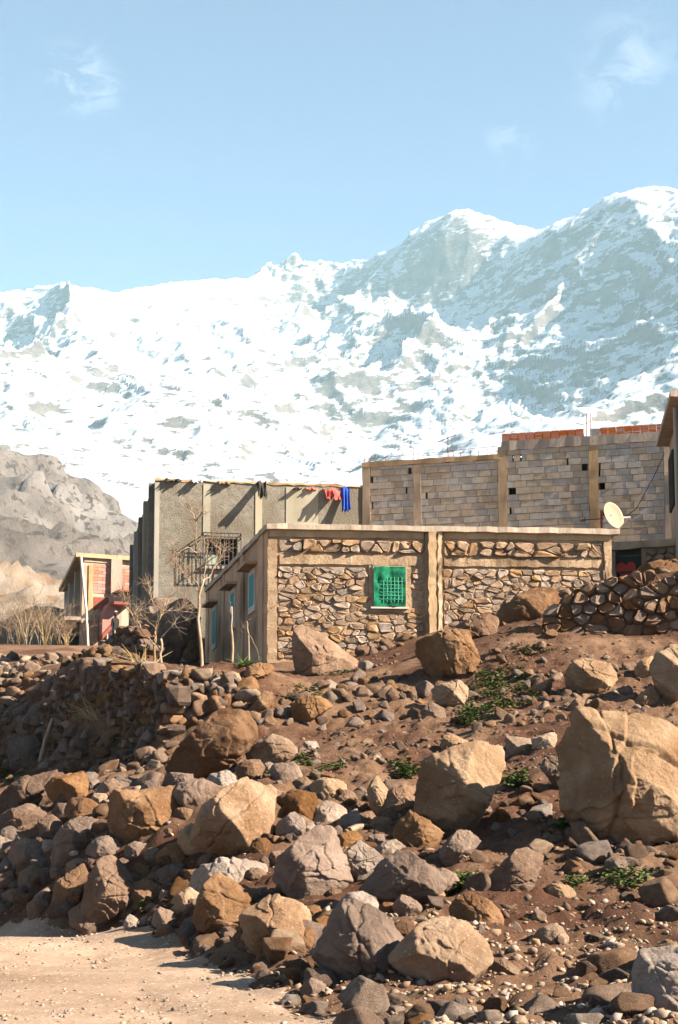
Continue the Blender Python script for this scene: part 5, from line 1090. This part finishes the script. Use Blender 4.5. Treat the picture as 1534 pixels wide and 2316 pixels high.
# ================================================================== loose rocks and gravel, in the plan
def scatter(n, y0, y1, dens, smin, smax, powr):
    out = []; tries = 0
    while len(out) < n and tries < 60:
        tries += 1; m = n * 4; y = y0 + (y1 - y0) * RNG.random(m) ** 1.25; x = (RNG.random(m) * 2 - 1) * (.25 * y + .4)
        k = RNG.random(m) < dens(x, y); x, y = x[k], y[k]
        s = smin + (smax - smin) * RNG.random(len(x)) ** powr
        out += list(zip(x, y, s))
    return out[:n]
def off_road(x, y): return sstep(.1, -.25, poly_sd(x, y, ROAD_POLY))
def clump(x, y): p = np.c_[x, y, 0 * x]; return np.clip(.35 + 1.1 * fbm(p * .55, 3, .5, 61), .03, 1)
big_r = scatter(300, 9.2, 31, lambda x, y: off_road(x, y) * clump(x, y), .05, .26, 2.2)
pts = []
for x, y, s in big_r: pts.append((np.array((x, y, float(ground_z(np.array([x]), np.array([y]))[0]) + s * .25)), s, rgr.choice((ROCK, ROCK, ROCKT, ROCKP))))
def zone(x, y):
    if y < 12: return 'on the gravel verge of the road'
    if y < 16: return 'on the gravel bench above the verge' if x > 1 else 'in front of the boulder pile'
    if y < 22: return 'on the soil around the largest boulder' if x > 1.5 else 'among the piled boulders'
    if y < 27: return 'on the slope by the green weeds' if x > 1 else 'on bare soil above the boulder pile'
    return 'below the dry stone wall' if x > 2 else 'on the ground before the stone house'
for p, s, m in pts:
    cn = {'rock': 'brown', 'rock_tan': 'pale tan', 'rock_grey': 'greyish'}[m.name]; sz = 'large' if s > .15 else 'medium' if s > .09 else 'small'
    rock_things([(p, s, m)], 'loose rocks on the slope', lambda mm: '%s loose %s rock %s' % (sz, cn, zone(p[0], p[1])))
gr = scatter(6000, 8.6, 32, lambda x, y: off_road(x, y) * (.15 + .85 * clump(x * 1.7, y * 1.7)) * (.35 + .65 * sstep(-1, 2.5, x)), .012, .075, 3.2)
X = np.array([g[0] for g in gr]); Y = np.array([g[1] for g in gr]); S = np.array([g[2] for g in gr]); Zg = ground_z(X, Y)
ver = (poly_sd(X, Y, ROAD_POLY) > -2.6) | ((Y < 13.5))          # pale chippings along the verge
merged('gravel', [(np.array((x, y, z + s * .08)), s) for x, y, z, s, v_ in zip(X, Y, Zg, S, ver) if v_], GRAVEL, flat=(.5, .9))
merged('stone_chips', [(np.array((x, y, z + s * .08)), s) for x, y, z, s, v_ in zip(X, Y, Zg, S, ver) if not v_], STONE, flat=(.5, .9))
vr = [(x, y, s) for x, y, s in scatter(1900, 8.8, 14, lambda x, y: off_road(x, y) * sstep(-.6, .6, x) * (.2 + .8 * clump(x * 2, y * 2)), .012, .055, 2.6)]
X = np.array([g[0] for g in vr]); Y = np.array([g[1] for g in vr]); Zg = ground_z(X, Y)
merged('verge_gravel', [(np.array((x, y, z + s * .2)), s) for (x, y, s), z in zip(vr, Zg)], GRAVEL, flat=(.5, .9))
rr = scatter(2600, 9, 18, lambda x, y: (1 - off_road(x, y)) * (.15 + .85 * clump(x * 1.5, y * 1.5)), .006, .036, 4.0)
X = np.array([g[0] for g in rr]); Y = np.array([g[1] for g in rr]); Zg = ground_z(X, Y)
merged('road_pebbles', [(np.array((x, y, z + .022 + s * .1)), s) for (x, y, s), z in zip(rr, Zg)], GRAVEL, flat=(.4, .8))

# ================================================================== plants
LEAF = mat('weed_leaf', [(.040, .075, .016), (.075, .125, .026), (.14, .19, .05)], 12, bump=0, var=.35, rough=.7)
STRAW = mat('dry_grass', [(.36, .27, .14), (.50, .40, .23)], 6, bump=0, var=.2)
BARK = mat('pale_bark', [(.22, .155, .10), (.32, .24, .165), (.40, .31, .22)], 6, bump=.4, bscale=25, bdist=.01, var=.1)
BARKD = mat('grey_twig', [(.20, .145, .095), (.30, .225, .155)], 6, bump=.3, var=.1)
def leaves(mb_, c, n, r, h, l, rg):
    for k in range(n):
        a = rg.uniform(0, 6.28); q = r * math.sqrt(rg.random()); b = np.array((c[0] + q * math.cos(a), c[1] + q * math.sin(a), c[2] + h * rg.random() ** 1.5))
        t = rg.uniform(0, 6.28); up = rg.uniform(.05, .9); L_ = l * rg.uniform(.5, 1.3); d = np.array((math.cos(t), math.sin(t), up)); d /= np.linalg.norm(d)
        w = np.cross(d, (0, 0, 1)); w = w / np.linalg.norm(w) * L_ * .28
        mb_.add([b, b + d * L_ * .5 + w, b + d * L_ - (0, 0, L_ * .25), b + d * L_ * .5 - w], [(0, 1, 2), (0, 2, 3)])
rgl = random.Random(23); wm = MB()
for (u, v, ru, rv, n) in ((1150,1560,90,50,150),(1110,1600,55,40,80),(1065,1632,30,18,30),(915,1745,40,14,34),(1175,1785,24,14,30),(1290,1892,22,12,26),(690,1585,50,20,40),(30,1760,35,22,30),(272,1692,14,8,12),(600,1752,18,8,12),(690,1728,22,14,22),(1040,2005,40,10,40),(1210,1480,40,10,20),(760,1520,40,12,20),(1420,2000,50,18,24),(750,1752,40,10,18),(560,1510,14,8,12),(1300,2010,14,10,10),(640,2130,20,10,8),(330,2065,14,6,10)):
    for k in range(n):
        a = rgl.uniform(0, 6.28); q = math.sqrt(rgl.random()); p = surf(u + ru * q * math.cos(a), v + rv * q * math.sin(a)); leaves(wm, p + (0, 0, .01), 14, .09, .06, .075, rgl)
o = wm.build('ground_weeds', LEAF); o['kind'] = 'stuff'
for u, v, r, lab in ((1058, 1640, .17, 'bright green weed in the sun below the wedged pale rock'), (1172, 1778, .15, 'green weed growing beside the tall pale slab'), (1290, 1890, .18, 'dark leafy weed at the foot of the largest boulder'), (915, 1770, .12, 'green grassy weed by the blocky grey rock'), (272, 1695, .18, 'green plant growing out of the rubble bank'), (14, 1760, .2, 'leafy plant below the round mossy boulder'), (1120, 1555, .22, 'lush weed patch beside the perched reddish boulder')):
    p = surf(u, v); m_ = MB(); leaves(m_, (0, 0, .0), 110, r, r * 1.1, .11, rgl); tag(link('weed', mesh_from('weed', m_.v, m_.f, LEAF), loc=tuple(p)), lab, 'weed', 'weeds on the slope')
def tuft(u, v, n, l, m, label, lean=(-.7, 0)):
    p = surf(u, v); q = MB()
    for k in range(n):
        a = rgl.uniform(0, 6.28); d = np.array((math.cos(a) * .5 + lean[0] * rgl.uniform(.2, 1.3), math.sin(a) * .5 + lean[1], rgl.uniform(.25, .9))); d /= np.linalg.norm(d); L_ = l * rgl.uniform(.5, 1.2); b = np.array((rgl.uniform(-.1, .1), rgl.uniform(-.1, .1), 0))
        q.tube([b, b + d * L_ * .55, b + d * L_ - (0, 0, L_ * .16)], [.008, .006, .002], 3)
    tag(link('grass_tuft', mesh_from('grass_tuft', q.v, q.f, m), loc=tuple(p)), label, 'grass')
tuft(322, 1528, 60, .75, STRAW, 'tuft of long dry straw leaning over the rubble bank'); tuft(338, 1526, 70, .35, LEAF, 'green grass tuft beside the dry straw', (-.1, 0))
tuft(215, 1640, 26, .6, STRAW, 'thin dry stalks on the rubble bank behind the stake', (-.8, 0)); tuft(552, 1512, 30, .35, LEAF, 'green sprigs on the terrace by the house wall', (.1, 0))

# bare trees
def tree(name, label, paths, D, r0, m, twig=40, seed=1, tl=.5, group=None, spread=.25):
    """paths in photograph pixels give the limbs; depth wanders so that the crown has a body"""
    rg = random.Random(seed); base = P(*paths[0][0], D); base[2] -= .12; root = thing(name, label, 'tree', tuple(base), group=group)
    q = MB(); ends = []; tr = None
    for i, pth in enumerate(paths):
        dd0 = 0.0 if i == 0 else rg.uniform(-spread, spread) * 2.2; pts_ = []
        for k, (u, v) in enumerate(pth):
            f_ = k / max(1, len(pth) - 1); pts_.append(P(u, v, D + (0 if i == 0 else dd0 * f_)) - base)
        if i == 0: pts_[0] = np.array((0, 0, -.05))
        ra = r0 if i == 0 else r0 * .36; rb_ = r0 * .6 if i == 0 else r0 * .09
        fine_p = []
        for k in range(len(pts_) - 1):
            for t_ in np.linspace(0, 1, 4)[:-1]: fine_p.append(pts_[k] * (1 - t_) + pts_[k + 1] * t_ + np.array([rg.gauss(0, .012) for _ in range(3)]) * (1 if k or t_ else 0))
        fine_p.append(pts_[-1]); n = len(fine_p); rad = [ra + (rb_ - ra) * k / (n - 1) for k in range(n)]
        if i == 0: MB().tube(fine_p, rad, 7).build('trunk', m, root, True)
        else:
            MB().tube(fine_p, rad, 5).build('limb', m, root, True); ends += [(fine_p[k], fine_p[min(k + 1, n - 1)] - fine_p[k - 1]) for k in range(max(1, n // 3), n)]
    for k in range(twig):
        p, d = ends[rg.randrange(len(ends))]; d = d / (np.linalg.norm(d) + 1e-6); e = d + np.array([rg.gauss(0, .55), rg.gauss(0, .55), rg.gauss(.15, .5)]); e /= np.linalg.norm(e); L_ = tl * rg.uniform(.3, 1.0)
        mid = p + e * L_ * .5 + np.array([rg.gauss(0, .03) for _ in range(3)]); q.tube([p, mid, p + e * L_], [r0 * .12, r0 * .08, r0 * .045], 4)
        for z in range(2):
            e2 = e + np.array([rg.gauss(0, .6) for _ in range(3)]); e2 /= np.linalg.norm(e2); q.tube([mid, mid + e2 * L_ * .45], [r0 * .075, r0 * .04], 3)
    q.build('twigs', BARKD, root)['kind'] = 'stuff'; return root
tree('bare_tree', 'slender bare tree with a pale trunk at the house side wall', [
    [(454,1540),(455,1480),(450,1400),(451,1345),(461,1310)], [(461,1312),(455,1290),(447,1260),(443,1220),(444,1180),(446,1170)], [(461,1312),(470,1305),(488,1280),(502,1255),(512,1235)], [(461,1312),(463,1290),(466,1260),(470,1235)], [(452,1340),(430,1320),(410,1290),(398,1265),(390,1250)], [(455,1335),(440,1310),(425,1295),(412,1265)], [(446,1250),(425,1238),(405,1250),(396,1255)], [(444,1180),(430,1155),(427,1145)], [(445,1178),(455,1162),(462,1155)], [(500,1258),(495,1240),(483,1230)]], 31.0, .042, BARK, 190, 3, .5)
tree('bare_tree', 'bare tree with a curved pale trunk rooted in the rubble bank', [
    [(374,1585),(374,1555),(368,1520),(362,1480),(364,1445)], [(364,1445),(380,1425),(400,1405),(415,1370),(420,1340)], [(362,1470),(352,1455),(350,1430),(362,1400),(372,1380),(390,1340),(395,1290),(392,1250)], [(350,1460),(340,1445),(315,1420),(300,1395),(290,1360)], [(372,1382),(350,1370),(340,1345),(335,1320)], [(372,1382),(400,1383),(412,1375)], [(300,1392),(285,1365),(278,1350)], [(318,1422),(308,1395),(304,1375)]], 28.6, .042, BARK, 180, 5, .5)
tree('sapling', 'straight thin sapling standing before the middle side window', [[(526,1505),(525,1440),(524,1372)], [(524,1400),(522,1385),(521,1374)]], 31.6, .035, BARK, 6, 7, .3)
tree('sapling', 'crooked sapling by the house corner with drooping twigs', [[(561,1508),(563,1460),(562,1420),(558,1405)], [(558,1405),(575,1395),(600,1385),(618,1375)], [(558,1405),(548,1415),(545,1425)], [(560,1430),(575,1455),(590,1500)]], 31.8, .028, BARK, 14, 9, .4)
tree('sapling', 'dark thin sapling before the huge dark boulder', [[(348,1512),(350,1460),(352,1420)], [(352,1420),(330,1400),(310,1380)], [(352,1420),(365,1395),(375,1360)]], 29.5, .03, BARKD, 24, 11, .4)
for k, (u, v, h, D) in enumerate(((20,1472,122,72),(60,1474,130,72),(95,1476,140,73),(130,1480,132,74),(40,1474,120,75),(110,1476,118,77),(-10,1472,125,73),(75,1476,118,79),(150,1480,100,75),(5,1476,112,79),(48,1478,104,82),(125,1478,98,83))):
    rg = random.Random(k + 3); pth = [[(u, v), (u + rg.uniform(-3, 3), v - h * .1)]]
    for j in range(13):
        s_ = rg.uniform(-.5, .5) * h * rg.uniform(.5, 1.25); b_ = (u + rg.uniform(-7, 7), v - h * rg.uniform(.02, .3)); hh_ = rg.uniform(.5, 1.0)
        pth.append([b_, (b_[0] + s_ * .35 + rg.uniform(-5, 5), v - h * (.25 + .35 * hh_)), (b_[0] + s_ + rg.uniform(-8, 8), v - h * hh_)])
    tree('bare_shrub', 'bare tan shrub of many thin branches below the dry hillock', pth, D, .04, STRAW if k % 3 else BARKD, 190, 40 + k, .7, 'bare shrubs below the hillock', .6)

# wooden stake, wire, sticks, red scrap
p0_, p1_ = surf(88, 1722), P(119, 1625, march(88, 1722) - .1); b = p0_ - (0, 0, .15); st = thing('wooden_stake', 'weathered grey wooden stake leaning out of the bank', 'stake', tuple(b))
pts_ = [(p0_ - b) * (1 - t_) + (p1_ - b) * t_ for t_ in np.linspace(0, 1, 7)]; pts_[0] = np.zeros(3)
MB().tube([p + np.array([rgl.gauss(0, .008) for _ in range(3)]) for p in pts_], [.05, .048, .046, .045, .044, .042, .04], 8).build('post', mat('weathered_wood', [(.28, .22, .165), (.40, .335, .27)], 8, bump=.5, stretch=(1, 1, .2), var=0), st, True)
nl = P(92, 1738, march(88, 1722) - .2) - b
def stick(u0, v0, u1, v1, r, m, name, label, cat, up=.03, D=None):
    a = surf(u0, v0) if D is None else P(u0, v0, D); c = surf(u1, v1) if D is None else P(u1, v1, D); q = MB(); q.tube([(0, 0, up), tuple((c - a) * .5 + (0, 0, up + .02)), tuple(c - a + (0, 0, up))], [r, r * .9, r * .8], 6); tag(link(name, mesh_from(name, q.v, q.f, m), loc=tuple(a)), label, cat)
stick(93, 1650, 185, 1618, .012, plain('blue_grey_wire', (.33, .37, .38), .5), 'wire', 'pale bent wire beside the wooden stake', 'wire', .12)
stick(172, 1612, 235, 1560, .02, BARKD, 'stick', 'long dry stick lying on the rubble bank', 'stick', .1)
stick(120, 1952, 172, 1950, .045, MATS['weathered_wood'], 'plank', 'grey timber end lying in the roadside bank', 'plank', .08); stick(790, 1908, 830, 1884, .045, BARKD, 'stick', 'short dark log behind the bright pale rock', 'log', .04)
a = surf(152, 1590); q = MB(); q.add([(-.05, 0, .1), (.04, 0, .08), (.06, .02, .2), (0, -.02, .26), (-.03, .03, .2)], [(0, 1, 2, 3, 4)]); o = tag(link('plastic_scrap', mesh_from('plastic_scrap', q.v, q.f, plain('pink_plastic', (.62, .12, .15), .5)), loc=tuple(a)), 'scrap of pink plastic behind the long mossy slab', 'scrap'); so_ = o.modifiers.new('thickness', 'SOLIDIFY'); so_.thickness = .02

# ================================================================== person by the far house
pb = P(260, 1462, 73.0)
def skin_body(name, verts, edges, radii, m, parent, sub=2):
    me = bpy.data.meshes.new(name); me.from_pydata(verts, edges, []); o = link(name, me, parent); me.materials.append(m)
    sk = o.modifiers.new('skin', 'SKIN'); sv = me.skin_vertices
    if not sv:
        bpy.context.view_layer.objects.active = o
        me.skin_vertices.new() if hasattr(me.skin_vertices, 'new') else None
    for i, r_ in enumerate(radii): me.skin_vertices[0].data[i].radius = (r_, r_ * .8) if not hasattr(r_, '__len__') else r_
    me.skin_vertices[0].data[0].use_root = True
    o.modifiers.new('smooth', 'SUBSURF').levels = sub; o.modifiers[-1].render_levels = sub
    return o
pv = [(0,0,.92),(0,0,1.12),(0,0,1.34),(0,0,1.46),(0,-.01,1.53),(0,-.02,1.64),(0,-.02,1.74), (-.10,0,.90),(-.11,-.03,.50),(-.11,.02,.10),(-.11,-.10,.05), (.10,0,.90),(.12,.02,.50),(.12,.08,.10),(.12,-.04,.05),
      (-.17,0,1.40),(-.20,.02,1.14),(-.19,-.05,.92),(-.18,-.07,.82), (.17,0,1.40),(.20,.03,1.14),(.19,-.04,.92),(.18,-.06,.82)]
pe = [(0,1),(1,2),(2,3),(3,4),(4,5),(5,6),(0,7),(7,8),(8,9),(9,10),(0,11),(11,12),(12,13),(13,14),(2,15),(15,16),(16,17),(17,18),(2,19),(19,20),(20,21),(21,22)]
pr = [(.15,.11),(.14,.10),(.17,.11),(.07,.07),(.055,.055),(.10,.11),(.075,.085),.085,.06,.045,.04,.085,.06,.045,.04,.075,.05,.038,.04,.075,.05,.038,.04]
per = thing('person', 'person in dark clothes and a pale cap standing by the far red house', 'person', tuple(pb), R(40))
skin_body('body', pv, pe, pr, plain('dark_clothes', (.018, .015, .014), .9), per)
V, F = ICO[3]; hd = V * (.088, .098, .05) + (0, -.02, 1.80); MB().add(hd, [tuple(f_) for f_ in F]).build('cap', WHITE, per, True)
